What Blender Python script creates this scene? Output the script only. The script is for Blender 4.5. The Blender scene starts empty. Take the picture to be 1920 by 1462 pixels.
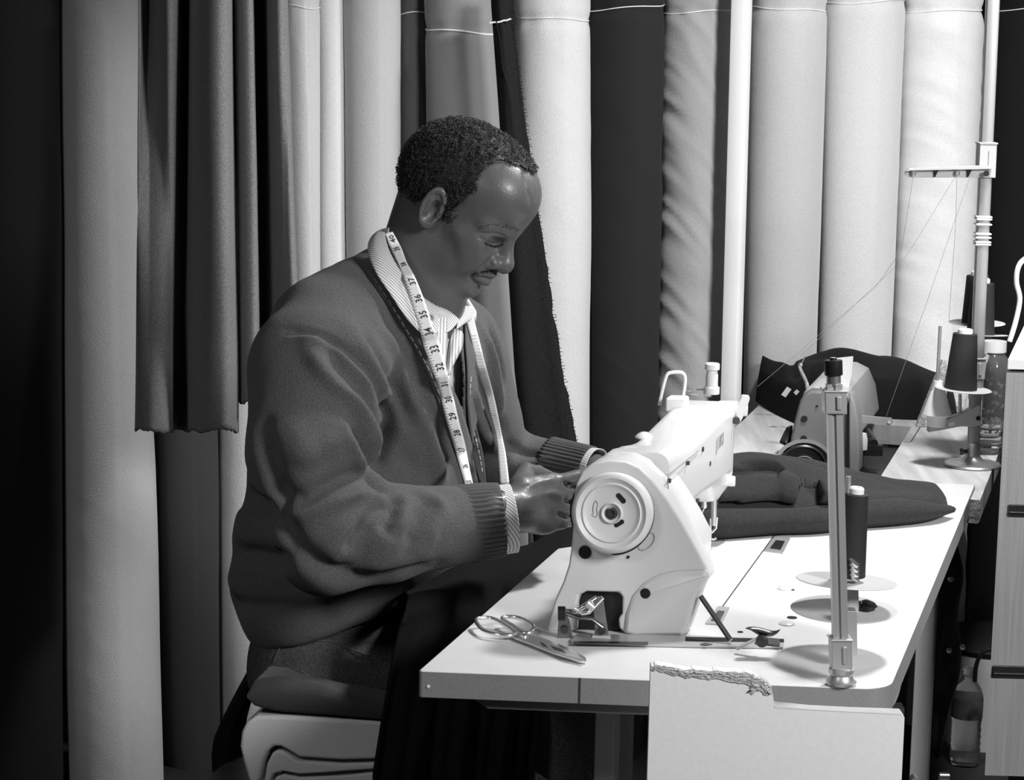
import bpy, bmesh, math, random
import numpy as np
from mathutils import Vector, Matrix, Quaternion
from mathutils.bvhtree import BVHTree
random.seed(7); rng = np.random.default_rng(7)
SC = bpy.context.scene
COL = SC.collection
V3 = lambda *a: np.array(a, dtype=float)
# ---------------------------------------------------------------- camera geometry
F = 4500.0; CAMH = 1.56; TH = math.radians(9.35); RO = math.radians(1.15)
fw = V3(0, math.cos(TH), -math.sin(TH)); up0 = V3(0, math.sin(TH), math.cos(TH)); rt0 = V3(1, 0, 0)
crt = rt0*math.cos(RO)+up0*math.sin(RO); cup = up0*math.cos(RO)-rt0*math.sin(RO)
CP = V3(0, 0, CAMH)
def ray(px, py): return fw+crt*(px-960)/F-cup*(py-731)/F
def at(px, py, Y):
    r = ray(px, py); return CP+r*Y/r[1]
def atz(px, py, z):
    r = ray(px, py); return CP+r*(z-CAMH)/r[2]
def plane_hit(px, py, P0, n):
    r = ray(px, py); return CP+r*(((np.array(P0)-CP)@n)/(r@n))
def mpp(Y): return Y/F*1.03   # metres per pixel about depth Y

# ---------------------------------------------------------------- materials (black-and-white photograph: all neutral)
MATS = {}
def mat(name, v, rough=.6, metal=0., spec=.5, bump=None, sheen=0., trans=0., ior=1.45, var=None, coat=0., wave=None, alpha=1., sub=0.):
    """v: grey albedo (linear). bump=(scale,strength,detail). var=(scale,amount) albedo mottling; wave=(axis,scale,v2) stripes"""
    if name in MATS: return MATS[name]
    m = bpy.data.materials.new(name); m.use_nodes = True; nt = m.node_tree; b = nt.nodes['Principled BSDF']
    L = nt.links.new
    b.inputs['Base Color'].default_value = (v, v, v, 1); b.inputs['Roughness'].default_value = rough
    b.inputs['Metallic'].default_value = metal; b.inputs['Specular IOR Level'].default_value = spec
    b.inputs['IOR'].default_value = ior; b.inputs['Transmission Weight'].default_value = trans
    b.inputs['Alpha'].default_value = alpha
    if sheen: b.inputs['Sheen Weight'].default_value = sheen; b.inputs['Sheen Roughness'].default_value = .5
    if coat: b.inputs['Coat Weight'].default_value = coat; b.inputs['Coat Roughness'].default_value = .15
    tc = nt.nodes.new('ShaderNodeTexCoord')
    if var:
        n = nt.nodes.new('ShaderNodeTexNoise'); n.inputs['Scale'].default_value = var[0]; n.inputs['Detail'].default_value = 4
        L(tc.outputs['Object'], n.inputs['Vector'])
        r = nt.nodes.new('ShaderNodeMapRange'); r.inputs[3].default_value = v*(1-var[1]); r.inputs[4].default_value = v*(1+var[1])
        r.inputs[1].default_value = .3; r.inputs[2].default_value = .7
        L(n.outputs['Fac'], r.inputs[0]); L(r.outputs[0], b.inputs['Base Color'])
    if wave:
        w = nt.nodes.new('ShaderNodeTexWave'); w.bands_direction = wave[0]; w.inputs['Scale'].default_value = wave[1]
        w.inputs['Distortion'].default_value = wave[3] if len(wave) > 3 else 0
        L(tc.outputs['UV' if (len(wave) > 4 and wave[4]) else 'Object'], w.inputs['Vector'])
        r = nt.nodes.new('ShaderNodeMapRange'); r.inputs[3].default_value = v; r.inputs[4].default_value = wave[2]
        L(w.outputs['Fac'], r.inputs[0]); L(r.outputs[0], b.inputs['Base Color'])
    if bump:
        n = nt.nodes.new('ShaderNodeTexNoise'); n.inputs['Scale'].default_value = bump[0]; n.inputs['Detail'].default_value = bump[2] if len(bump) > 2 else 2
        L(tc.outputs['Object'], n.inputs['Vector'])
        bp = nt.nodes.new('ShaderNodeBump'); bp.inputs['Strength'].default_value = bump[1]; bp.inputs['Distance'].default_value = .002
        L(n.outputs['Fac'], bp.inputs['Height']); L(bp.outputs['Normal'], b.inputs['Normal'])
    MATS[name] = m; return m
def cloth(name, v, fuzz=.25, var=.12): return mat(name, v, rough=.92, spec=.12, bump=(450, .55, 3), sheen=fuzz*min(1, v*4), var=(320, var))

# ---------------------------------------------------------------- mesh builder
WL = {}   # object name -> world location of its local zero
def frame(P, X, Y, Z): return (np.array(P, float), np.array(X, float), np.array(Y, float), np.array(Z, float))
WORLD = frame((0, 0, 0), (1, 0, 0), (0, 1, 0), (0, 0, 1))
def unit(a): a = np.array(a, float); return a/max(1e-12, np.linalg.norm(a))
def basis(d):
    d = unit(d); h = V3(0, 0, 1) if abs(d[2]) < .9 else V3(1, 0, 0); x = unit(np.cross(h, d)); return x, np.cross(d, x), d
class MB:
    def __init__(s, fr=WORLD): s.v = []; s.f = []; s.fr = fr
    def P(s, p): o, x, y, z = s.fr; return o+x*p[0]+y*p[1]+z*p[2]
    def add(s, vs, fs):
        n = len(s.v); s.v += [s.P(p) for p in vs]; s.f += [tuple(i+n for i in f) for f in fs]; return s
    def box(s, c, size, R=None):
        vs = []
        for k in range(8):
            d = V3((k & 1)-.5, ((k >> 1) & 1)-.5, ((k >> 2) & 1)-.5)*size
            if R is not None: d = R[0]*d[0]+R[1]*d[1]+R[2]*d[2]
            vs.append(np.array(c)+d)
        return s.add(vs, [(0, 2, 3, 1), (4, 5, 7, 6), (0, 1, 5, 4), (2, 6, 7, 3), (0, 4, 6, 2), (1, 3, 7, 5)])
    def rings(s, rings, caps=True, closed=False):
        n = len(rings[0]); vs = [p for r in rings for p in r]; fs = []
        m = len(rings)
        for i in range(m if closed else m-1):
            a, b = i*n, ((i+1) % m)*n
            for j in range(n): k = (j+1) % n; fs.append((a+j, a+k, b+k, b+j))
        if caps and not closed: fs.append(tuple(range(n-1, -1, -1))); fs.append(tuple(range((m-1)*n, m*n)))
        return s.add(vs, fs)
    def sheet(s, rows, thick=0, d=(0, 0, 1)):
        n = len(rows[0]); m = len(rows); vs = [np.array(p) for r in rows for p in r]
        fs = [(i*n+j, i*n+j+1, (i+1)*n+j+1, (i+1)*n+j) for i in range(m-1) for j in range(n-1)]
        return s.add(vs, fs)
    def tube(s, pts, r, n=12, caps=True, closed=False, flat=1.):
        pts = [np.array(p, float) for p in pts]; rs = r if hasattr(r, '__len__') else [r]*len(pts)
        T = []
        for i in range(len(pts)):
            a = pts[i-1] if (i > 0 or closed) else pts[i]; b = pts[(i+1) % len(pts)] if (i < len(pts)-1 or closed) else pts[i]
            T.append(unit(b-a))
        x, y, _ = basis(T[0]); R = []
        for i, p in enumerate(pts):
            x = unit(x-T[i]*(x@T[i])); y = np.cross(T[i], x)
            R.append([p+(x*math.cos(t)+y*math.sin(t)*flat)*rs[i] for t in np.linspace(0, 2*math.pi, n, endpoint=False)])
        return s.rings(R, caps, closed)
    def lathe(s, prof, o=(0, 0, 0), d=(0, 0, 1), n=32, caps=True, el=1.):
        x, y, z = basis(d); o = np.array(o, float)
        return s.rings([[o+z*h+(x*math.cos(t)*el+y*math.sin(t))*max(r, 1e-5) for t in np.linspace(0, 2*math.pi, n, endpoint=False)] for r, h in prof], caps)
    def prism(s, poly, e, o=(0, 0, 0), X=(1, 0, 0), Y=(0, 0, 1)):
        """polygon in the X,Y plane pushed along e"""
        X = np.array(X, float); Y = np.array(Y, float); o = np.array(o, float); e = np.array(e, float)
        a = [o+X*p[0]+Y*p[1] for p in poly]; n = len(a)
        return s.add(a+[p+e for p in a], [tuple(range(n)), tuple(range(2*n-1, n-1, -1))]+[(i, i+n, (i+1) % n+n, (i+1) % n) for i in range(n)])
    def build(s, name, m, parent=None, origin=None, smooth=35, bevel=0, seg=2, sub=0, solid=0):
        vs = np.array(s.v, float)
        if parent is not None: o0 = WL[parent.name]
        elif origin is not None: o0 = np.array(origin, float)
        else: o0 = V3(*(vs[:, :2].min(0)+vs[:, :2].max(0))/2, vs[:, 2].min())
        me = bpy.data.meshes.new(name); me.from_pydata([tuple(p) for p in vs-o0], [], s.f)
        bm = bmesh.new(); bm.from_mesh(me); bmesh.ops.recalc_face_normals(bm, faces=bm.faces)
        for f in bm.faces: f.smooth = smooth > 0
        if smooth and smooth < 180:
            a = math.radians(smooth)
            for e in bm.edges:
                if len(e.link_faces) == 2 and e.calc_face_angle(0) > a: e.smooth = False
        bm.to_mesh(me); bm.free()
        o = bpy.data.objects.new(name, me); COL.objects.link(o)
        if m: me.materials.append(m)
        if parent is None: o.location = o0
        else: o.parent = parent
        WL[o.name] = o0
        if solid: md = o.modifiers.new('s', 'SOLIDIFY'); md.thickness = solid; md.offset = 0
        if bevel:
            md = o.modifiers.new('b', 'BEVEL'); md.width = bevel; md.segments = seg; md.limit_method = 'ANGLE'; md.angle_limit = math.radians(40); md.harden_normals = True
            for f in me.polygons: f.use_smooth = True
        if sub: md = o.modifiers.new('u', 'SUBSURF'); md.levels = sub; md.render_levels = sub
        return o
def build_split(mb, name, m, parent=None, **kw):
    """every loose piece of mb becomes a part of its own"""
    par = list(range(len(mb.v)))
    def find(i):
        while par[i] != i: par[i] = par[par[i]]; i = par[i]
        return i
    for f in mb.f:
        for i in f[1:]: par[find(i)] = find(f[0])
    g = {}
    for f in mb.f: g.setdefault(find(f[0]), []).append(f)
    out = []
    for fs in g.values():
        ids = sorted({i for f in fs for i in f}); ix = {j: k for k, j in enumerate(ids)}; b = MB(); b.v = [mb.v[i] for i in ids]; b.f = [tuple(ix[i] for i in f) for f in fs]; out.append(b.build(name, m, parent, **kw))
    return out
def tag(o, label=None, cat=None, group=None, kind=None):
    if label: o['label'] = label
    if cat: o['category'] = cat
    if group: o['group'] = group
    if kind: o['kind'] = kind
    return o
def thing(name, loc, label, cat, group=None):
    o = bpy.data.objects.new(name, None); COL.objects.link(o); o.location = loc; o.empty_display_size = .05
    WL[o.name] = np.array(loc, float); return tag(o, label, cat, group)
def spline(pts, n=8, closed=False):
    P = [np.array(p, float) for p in pts]; N = len(P); out = []
    for i in range(N if closed else N-1):
        g = (lambda k: P[k % N]) if closed else (lambda k: P[min(max(k, 0), N-1)])
        a, b, c, d = g(i-1), g(i), g(i+1), g(i+2)
        for t in np.linspace(0, 1, n, endpoint=False):
            out.append(.5*((2*b)+(-a+c)*t+(2*a-5*b+4*c-d)*t*t+(-a+3*b-3*c+d)*t**3))
    if not closed: out.append(P[-1])
    return out
def rrect(x0, y0, x1, y1, r, n=5):
    out = []
    for cx, cy, a in ((x1-r, y0+r, -90), (x1-r, y1-r, 0), (x0+r, y1-r, 90), (x0+r, y0+r, 180)):
        for t in np.linspace(a, a+90, n+1): out.append((cx+r*math.cos(math.radians(t)), cy+r*math.sin(math.radians(t))))
    return out
# value noise in numpy
_tab = rng.random((64, 64, 64))
def vnoise(p, s=1.):
    q = np.asarray(p)*s; i = np.floor(q).astype(int); f = q-i; f = f*f*(3-2*f); i &= 63; j = (i+1) & 63
    T = _tab; x0, y0, z0 = i.T; x1, y1, z1 = j.T; fx, fy, fz = f.T
    c = lambda a, b, t: a+(b-a)*t
    return c(c(c(T[x0, y0, z0], T[x1, y0, z0], fx), c(T[x0, y1, z0], T[x1, y1, z0], fx), fy),
             c(c(T[x0, y0, z1], T[x1, y0, z1], fx), c(T[x0, y1, z1], T[x1, y1, z1], fx), fy), fz)*2-1
def text_mesh(txt, size, bold=0.):
    cu = bpy.data.curves.new('t', 'FONT'); cu.body = txt; cu.size = size; cu.align_x = 'CENTER'; cu.align_y = 'CENTER'; cu.offset = bold; cu.resolution_u = 2
    o = bpy.data.objects.new('t', cu); me = o.to_mesh()
    vs = [tuple(v.co) for v in me.vertices]; fs = [tuple(p.vertices) for p in me.polygons]
    o.to_mesh_clear(); bpy.data.objects.remove(o); bpy.data.curves.remove(cu)
    return vs, fs
def wtext(mb, txt, size, O, X, Y, lift, bold=0., sx=1.):
    vs, fs = text_mesh(txt, size, bold); X = unit(X); Y = unit(Y); n = np.cross(X, Y)
    mb.add([np.array(O)+X*x*sx+Y*y+n*lift for x, y, z in vs], fs)

# ---------------------------------------------------------------- camera, lights, world
cam = bpy.data.cameras.new('camera'); co = bpy.data.objects.new('camera', cam); COL.objects.link(co)
cam.sensor_width = 36; cam.lens = F/1920*36; cam.clip_start = .05; cam.clip_end = 60
M = Matrix(((crt[0], cup[0], -fw[0], CP[0]), (crt[1], cup[1], -fw[1], CP[1]), (crt[2], cup[2], -fw[2], CP[2]), (0, 0, 0, 1)))
co.matrix_world = M; SC.camera = co
W = bpy.data.worlds.new('world'); SC.world = W; W.use_nodes = True
W.node_tree.nodes['Background'].inputs[0].default_value = (1, 1, 1, 1); W.node_tree.nodes['Background'].inputs[1].default_value = .012
SC.view_settings.view_transform = 'Standard'; SC.view_settings.look = 'None'; SC.view_settings.gamma = 1; SC.view_settings.use_curve_mapping = False
SC.view_settings.exposure = 0.0
SC.cycles.use_denoising = True
def area(name, loc, target, size, power, spread=180, sy=None):
    l = bpy.data.lights.new(name, 'AREA'); l.shape = 'RECTANGLE' if sy else 'SQUARE'; l.size = size
    if sy: l.size_y = sy
    l.energy = power; l.spread = math.radians(spread)
    o = bpy.data.objects.new(name, l); COL.objects.link(o); o.location = loc
    o.rotation_euler = (Vector(target)-Vector(loc)).to_track_quat('-Z', 'Y').to_euler(); return o
area('left_fill_light', (-1.1, 1.1, 2.3), (-.45, 4.0, .4), .4, 3.8, 100)  # added weak fill from the left for cardigan, jeans and padding; no ceiling fitting
LP = (.92, 3.70, 2.38)
pl_ = area('pendant_light', LP, (LP[0], LP[1], 0), .20, 39, 170)
area('front_fill_light', (2.0, .95, 2.35), (.55, 4.3, 1.0), .7, 34, 95)  # added front fill that brightens camera-facing surfaces, not an actual window

# ---------------------------------------------------------------- the room
lamp = thing('pendant_lamp', LP, 'metal pendant lamp hanging above the tables, over the top of the picture', 'lamp')
m = MB(); m.lathe([(.03, .16), (.05, .13), (.20, .05), (.42, -.187), (.415, -.187), (.195, .045), (.045, .122), (.02, .15)], LP, n=48, caps=False); m.build('lamp_shade', mat('shade_grey', .3, .5), lamp)
m = MB(); m.tube([V3(*LP)+V3(0, 0, .15), V3(*LP)+V3(0, 0, .6)], .004, 8); m.build('cord', mat('cord_black', .02, .5), lamp)
fl = MB(); fl.box((0, 2.5, -.02), (7, 8, .04)); tag(fl.build('floor', mat('floor_dark', .02, .7, var=(6, .3), bump=(60, .2)), smooth=0), kind='structure')
bw = MB(); bw.box((0, 5.75, 1.4), (7, .06, 2.8)); tag(bw.build('wall_back', mat('wall_paint', .03, .9, bump=(90, .2)), smooth=0), kind='structure')
lw = MB(); lw.box((-2.2, 3.0, 1.4), (.06, 5.5, 2.8)); tag(lw.build('wall_left', mat('wall_paint', .03), smooth=0), kind='structure')

def wallY(px): return 4.5+.68*min(px, 1840)/1840
# bolts of cloth standing on end: (left,right at y=100), (left,right at y=700), albedo, wrinkle, tie height px or None, Y shift, label
BOLTS = [
 ((-60, 109), (-70, 116), .016, .2, None, 0, 'dark charcoal cloth bolt at the far left edge of the picture'),
 ((108, 262), (114, 285), .62, .5, None, .02, 'mid grey cloth bolt beside the darkest bolt at the far left'),
 ((268, 400), (284, 408), .05, .5, 37, .10, 'dark bolt standing behind the hanging dark cloth'),
 ((400, 548), (404, 560), .75, .4, None, .12, 'grey cloth bolt standing behind the seated man'),
 ((538, 598), (560, 602), .62, .5, 12, .02, 'narrow pale bolt tied with white string, beside the hanging dark cloth'),
 ((592, 652), (598, 658), .75, .1, None, .06, 'narrow smooth bolt, palest of those left of the head'),
 ((645, 749), (650, 752), .52, .35, None, .03, 'light grey bolt above the shoulder of the man'),
 ((745, 806), (748, 808), .085, 1.8, 22, .06, 'narrow dark wrinkled bolt just above the back of the head'),
 ((800, 935), (806, 975), .26, .3, 56, -.02, 'mid grey bolt tied with a thick white string above the head'),
 ((968, 1106), (978, 1108), .64, 1.0, 38, .03, 'pale cloth bolt right of the leaning black cloth'),
 ((1103, 1243), (1106, 1236), .022, 1.3, 18, .0, 'dark bolt between a pale bolt and the wrinkled grey bolt'),
 ((1240, 1376), (1228, 1366), .32, 4.6, 22, .0, 'grey bolt with deep slanting wrinkles, left of the white post'),
 ((1408, 1546), (1394, 1531), .50, .35, 15, 0, 'smooth light grey bolt directly right of the white post'),
 ((1543, 1692), (1530, 1671), .58, .4, 3, 0, 'pale bolt, middle one of three right of the white post'),
 ((1688, 1838), (1668, 1822), .70, 2.4, 18, 0, 'whitest bolt with crumpled top, behind the tall thread stand'),
 ((1848, 2000), (1826, 1985), .011, .4, 18, .12, 'black cloth bolt behind the tall thread stand pole'),
]
for (a0, a1), (b0, b1), alb, wr, tie, dy, lab in BOLTS:
    cx = (a0+a1+b0+b1)/4; Y = wallY(cx)+dy
    pt = at((a0+a1)/2, 100, Y); pb = at((b0+b1)/2, 700, Y)
    rt_ = (a1-a0)/2*mpp(Y)*.985; rb_ = (b1-b0)/2*mpp(Y)*.965
    ax = (pt-pb)/(pt[2]-pb[2]); H = 1.74+.05*random.random()
    base = pb-ax*pb[2]; nz, nt = 220, 72
    zz = np.linspace(0, H, nz); th = np.linspace(0, 2*math.pi, nt, endpoint=False)
    Zg, Tg = np.meshgrid(zz, th, indexing='ij')
    R = rb_+(rt_-rb_)*(Zg-pb[2])/(pt[2]-pb[2]); R = np.clip(R, min(rt_, rb_)*.75, max(rt_, rb_)*1.06)
    sd = random.random()*20
    q = np.stack([np.cos(Tg)*1.0+sd, np.sin(Tg)*1.0+Zg*0, Zg*3.0+Tg*0], -1).reshape(-1, 3)
    sl = 1 if wr < 3 else 2.0      # slanting wrinkles: noise stretched round the bolt
    xs = np.cos(Tg); q2 = np.stack([xs*.8+sd, np.full_like(Tg, sd*2), Zg*(24 if wr > 2 else 14)+xs*1.0*sl+np.sin(Tg)*.6], -1).reshape(-1, 3)
    q3 = q2*1.9+7
    n1 = vnoise(q, 1.2).reshape(Zg.shape); n2 = vnoise(q2).reshape(Zg.shape); n3 = vnoise(q3).reshape(Zg.shape)
    ns = 1-np.abs(n2); env = .5+.5*vnoise(q*1.3+3).reshape(Zg.shape)
    R = R+.0022*n1+wr*.0021*(ns**2-.5)*env+wr*.0009*n3*env
    tiez = None
    if tie is not None:
        tiez = at(cx, tie, Y-rt_)[2]; R = R*(1-.05*np.exp(-((Zg-tiez)/.012)**2)+.012*np.sin(Tg*9+sd)*np.exp(-((Zg-tiez)/.03)**2))
    if a0 == 1688: R = R*(1+.03*np.exp(-((Zg-tiez+.045)/.02)**2)*(np.sin(Tg*3+1)*.5+.8))
    # loose outer layer: a spiral step where the cloth ends
    R = R+.0018*np.clip(((Tg+1.2+.3*wr*n1*.2) % (2*math.pi))/(2*math.pi), 0, 1)
    Xc = base[0]+ax[0]*Zg+np.cos(Tg)*R; Yc = base[1]+ax[1]*Zg+np.sin(Tg)*R
    mb = MB(); mb.rings([[V3(Xc[i, j], Yc[i, j], Zg[i, j]) for j in range(nt)] for i in range(nz)], caps=True)
    o = mb.build('fabric_bolt', cloth('bolt_%d' % int(alb*1000), alb, .3, .06), smooth=50)
    tag(o, lab, 'cloth bolt', 'cloth bolts standing along the wall')
    tz = np.array([base[0]+ax[0]*H, base[1]+ax[1]*H, H])
    c = MB(); c.lathe([(.018, -.02), (.018, .012), (.013, .012), (.013, -.02)], tz, n=20, caps=False); c.build('core_tube', mat('cardboard', .3, .8), o)
    if tiez is not None:
        i = int(np.argmin(abs(zz-tiez))); ring = []
        tilt = random.uniform(-.004, .01)
        for j in range(nt):
            rr = R[i, j]+.0016
            ring.append(V3(base[0]+ax[0]*zz[i]+math.cos(th[j])*rr, base[1]+ax[1]*zz[i]+math.sin(th[j])*rr, zz[i]+tilt*math.cos(th[j])+.002*math.sin(3*th[j]+sd)))
        t = MB(); t.tube(ring, .0018 if tie == 56 else .0011, 6, closed=True)
        k = t.build('tie_string', mat('string', .8, .8), o); k['label'] = 'white tie string'

# hanging dark cloth: two lengths with deep folds, hung from a rail above the frame
rail = MB(); rail.tube([at(180, -260, 4.16), at(620, -260, 4.26)], .012, 16)
tag(rail.build('hanging_rail', mat('rail_steel', .4, .35, 1.)), 'thin steel rail above the hanging dark cloths', 'rail')
def drape(keys_top, keys_bot, ytop, ybot, name, lab, rag=.004):
    """keys: (px, Y) fold profile at the top and the bottom of the cloth"""
    n = 150
    def prof(keys, py):
        pts = spline([(k[0], k[1], 0) for k in keys], 24); pts = np.array(pts); d = np.r_[0, np.cumsum(np.hypot(np.diff(pts[:, 0])*.001, np.diff(pts[:, 1])))]
        u = np.linspace(0, d[-1], n); return np.interp(u, d, pts[:, 0]), np.interp(u, d, pts[:, 1])
    a = prof(keys_top, ytop); b = prof(keys_bot, ybot); rows = []
    m = 110
    for i in range(m):
        t = i/(m-1); py = ytop+(ybot-ytop)*t; row = []
        for j in range(n):
            x = a[0][j]+(b[0][j]-a[0][j])*t; y = a[1][j]+(b[1][j]-a[1][j])*t
            w = vnoise(np.array([[j*.045+3, t*3.5, 1.]]))[0]
            p = at(x+2.5*w, py, y+.006*w)
            if i >= m-2: p = p+V3(0, 0, rag*math.sin(j*.21)+rag*.6*random.uniform(-1, 1))
            row.append(p)
        rows.append(row)
    mb = MB(); mb.sheet(rows)
    o = mb.build(name, cloth('felt_dark', .20, .2, .25), smooth=180, solid=.004)
    return tag(o, lab, 'cloth', 'dark cloths hanging from the rail')
drape([(262, 4.24), (275, 4.33), (298, 4.22), (318, 4.16), (334, 4.2), (340, 4.32), (352, 4.33), (366, 4.20), (400, 4.12), (428, 4.13), (434, 4.24)],
      [(254, 4.16), (262, 4.12), (290, 4.10), (318, 4.13), (322, 4.26), (345, 4.30), (362, 4.20), (385, 4.12), (420, 4.09), (440, 4.12), (447, 4.17)], -150, 808,
      'hanging_cloth', 'dark felt cloth hanging in folds in front of the grey bolts, the left length', .003)
drape([(428, 4.26), (437, 4.20), (455, 4.16), (471, 4.17), (474, 4.28), (492, 4.30), (505, 4.2), (520, 4.15), (530, 4.17), (534, 4.26)],
      [(436, 4.25), (446, 4.2), (462, 4.14), (482, 4.13), (486, 4.26), (500, 4.30), (520, 4.2), (545, 4.13), (558, 4.12), (564, 4.2)], -150, 752,
      'hanging_cloth', 'dark felt cloth hanging in folds directly behind the shoulder of the man, the right length')

# white square post in front of the bolts
c0 = at(1391, 0, 4.86); c1 = at(1371, 720, 4.86); ax = (c0-c1)/(c0[2]-c1[2]); base = c1-ax*c1[2]
p = MB(); rr = []
for z in (0, 1.85):
    c = base+ax*z; ca, sa = math.cos(math.radians(-28)), math.sin(math.radians(-28))
    rr.append([c+V3(x*ca-y*sa, x*sa+y*ca, 0) for x, y in rrect(-.0165, -.0165, .0165, .0165, .002, 2)])
p.rings(rr); o = p.build('post', mat('post_white', .8, .5), bevel=0); tag(o, 'white square post standing between the wrinkled grey bolt and the smooth grey bolt', 'post')
# narrow bright strip behind the leaning black cloth at the top
s = MB(); s.prism([tuple(at(*q, 4.95)[[0, 2]]) for q in ((944, -60), (966, -60), (975, 180), (1000, 600), (1052, 1440), (1036, 1440), (985, 600), (958, 60))], (0, .02, 0), o=(0, 4.95, 0))
tag(s.build('paper_roll', mat('paper_white', .85, .7), smooth=0), 'thin white strip of paper showing between the black cloth and the pale bolt', 'paper')
# leaning black cloth
rows = []; nL = 70
for i in range(nL):
    t = i/(nL-1); y = -10+(1470+10)*t
    xl = np.interp(y, [0, 220, 500, 700, 855, 1010, 1470], [920, 936, 952, 965, 985, 1000, 1030]); xr = np.interp(y, [0, 200, 400, 600, 855, 1010, 1470], [957, 982, 1010, 1040, 1085, 1112, 1150])
    Yc = 4.62-.12*t; pl = at(xl, y, Yc); pr = at(xr, y, Yc+.01); c = (pl+pr)/2; h = (pr-pl)/2; row = []
    for j in range(28):
        a = 2*math.pi*j/28; e = 1+(.05*random.uniform(-1, 1) if abs(math.cos(a)-1) < .05 else 0)+.02*math.sin(i*.35)*(math.cos(a) > .6)
        row.append(c+h*math.cos(a)*e+V3(0, .022*math.sin(a)*(1+.3*math.sin(3*a+t*5)), 0))
    rows.append(row)
o = MB().rings(rows).build('leaning_cloth', cloth('cloth_black', .014, .3, .3), smooth=60)
tag(o, 'long black cloth remnant with a frayed edge leaning on the bolts behind the man', 'cloth')
fr = MB()
for k in range(150):
    y = 20+k*6.4; xr = np.interp(y, [0, 200, 400, 600, 855, 1010], [957, 982, 1010, 1040, 1085, 1112]); Yc = 4.62-.12*y/1010
    a = at(xr-3, y, Yc); b = at(xr+random.uniform(1, 5), y+random.uniform(-3, 3), Yc-.003); fr.tube([a, (a+b)/2+V3(0, -.001, .0005), b], .0006, 4)
fr.build('frayed_edge', MATS['cloth_black'], o)
st = MB(); st.tube([at(918+k*4.5, 44-k*.9+random.uniform(-1, 1), 4.59) for k in range(10)], .0018, 6); st.build('tie_string', mat('string', .8, .8), o)['label'] = 'white tie string'
sm = MB(); sm.tube(spline([at(931, 40, 4.585), at(938, 80, 4.583), at(944, 130, 4.58), at(958, 180, 4.575), at(966, 250, 4.57), at(978, 320, 4.57)], 6), .0011, 5); sm.build('seam', mat('thread_black', .006, .9), o)
# ================================================================ near table
TV = V3(math.sin(math.radians(15.05)), math.cos(math.radians(15.05)), 0)
TU = unit(atz(1621, 1290, .75)-atz(785, 1257, .75)); TO = atz(785, 1257, .75); Z = V3(0, 0, 1)
TW = .566; TL = 1.293
TF = frame(TO, TU, TV, Z)                      # slightly skew: the near end is cut at a slant
white_lam = mat('laminate_white', .68, .35, var=(40, .02)); grey_edge = mat('edge_band', .24, .5, var=(300, .08))
wd_dark = mat('table_underside', .10, .8)
def corner_round(w, l, r, which):
    out = []
    for (cx, cy, a, k) in ((w, 0, -90, 'nr'), (w, l, 0, 'fr'), (0, l, 90, 'fl'), (0, 0, 180, 'nl')):
        rr = r.get(k, .004); x = cx-rr if cx > 0 else rr; y = cy-rr if cy > 0 else rr
        for t in np.linspace(a, a+90, 8): out.append((x+rr*math.cos(math.radians(t)), y+rr*math.sin(math.radians(t))))
    return out
table = thing('sewing_table', TO*[1, 1, 0]+TU*.28+TV*.65, 'white topped industrial sewing table at which the man works', 'table')
m = MB(TF); o2 = corner_round(TW, TL, {'nr': .036, 'nl': .006, 'fr': .006}, 0)
m.prism(o2, (0, 0, -.034), o=(0, 0, 0), X=(1, 0, 0), Y=(0, 1, 0)); tt = m.build('table_top', white_lam, table, smooth=40, bevel=.0015)
m = MB(TF)
def grow(poly, d):
    c = np.mean(poly, 0); return [tuple(np.array(p)+np.sign(np.array(p)-c)*d) for p in poly]
e1, e2 = grow(o2, .0006), o2; n = len(e1)
m.rings([[(*p, -.0012) for p in e1], [(*p, -.0328) for p in e1]], caps=False)
m.build('edge_band', grey_edge, table, smooth=40)['label'] = 'grey edge band of the white top'
m = MB(TF); m.box((.196, -.0009, -.017), (.0016, .0016, .032)); m.build('edge_joint', mat('dark_joint', .03, .8), table)
m = MB(TF); m.lathe([(.002, 0), (.002, .001), (.0001, .0014)], (.0125, -.0008, -.019), d=(0, -1, 0), n=12); m.build('edge_pin', mat('pin_white', .85, .3), table)
m = MB(TF); m.prism([(.055, -.035), (.53, -.035), (.53, -.05), (.08, -.05)], (0, .5, 0), o=(0, .02, 0)); m.build('support_board', mat('support_grey', .2, .7), table)
# seam of the hinged bed cut-out, holes and caps
ln = MB()
for a, b in (((1452, 1003), (1332, 1168)),):
    A, B = atz(*a, .7503), atz(*b, .7503); d = unit(B-A); nn = np.cross(d, Z)*.0009; ln.add([A-nn, A+nn, B+nn, B-nn], [(0, 1, 2, 3)])
ln.build('bed_seam', mat('dark_joint', .03), table)
hl = MB()
for px, py, r in ((1485, 1158, .0068), (1388, 1185, .0038), (1486, 1106, .003)): hl.lathe([(r, 0), (r, .0008)], atz(px, py, .75), n=20)
build_split(hl, 'screw_hole', mat('hole_black', .01, .9), table)
for px, py in ((1472, 1104), (1475, 1170)):
    c = MB(); c.lathe([(.0105, 0), (.0105, .0012), (.008, .0028), (.004, .0036), (.0001, .0038)], atz(px, py, .75), n=28); c.build('plastic_cap', mat('cap_white', .6, .4), table)
steel = mat('steel', .60, .38, .75); chrome = mat('chrome', .92, .22, .9); darkst = mat('dark_steel', .12, .35, 1.); blackp = mat('black_plastic', .015, .35)
def flatpoly(name, pts, z, t, m_, par=None, bevel=0):
    P = [atz(*p, z) for p in pts]; mb = MB(); n = len(P)
    mb.add(P+[p+V3(0, 0, t) for p in P], [tuple(range(n)), tuple(range(2*n-1, n-1, -1))]+[(i, (i+1) % n, (i+1) % n+n, i+n) for i in range(n)])
    return mb.build(name, m_, par, bevel=bevel)
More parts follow.
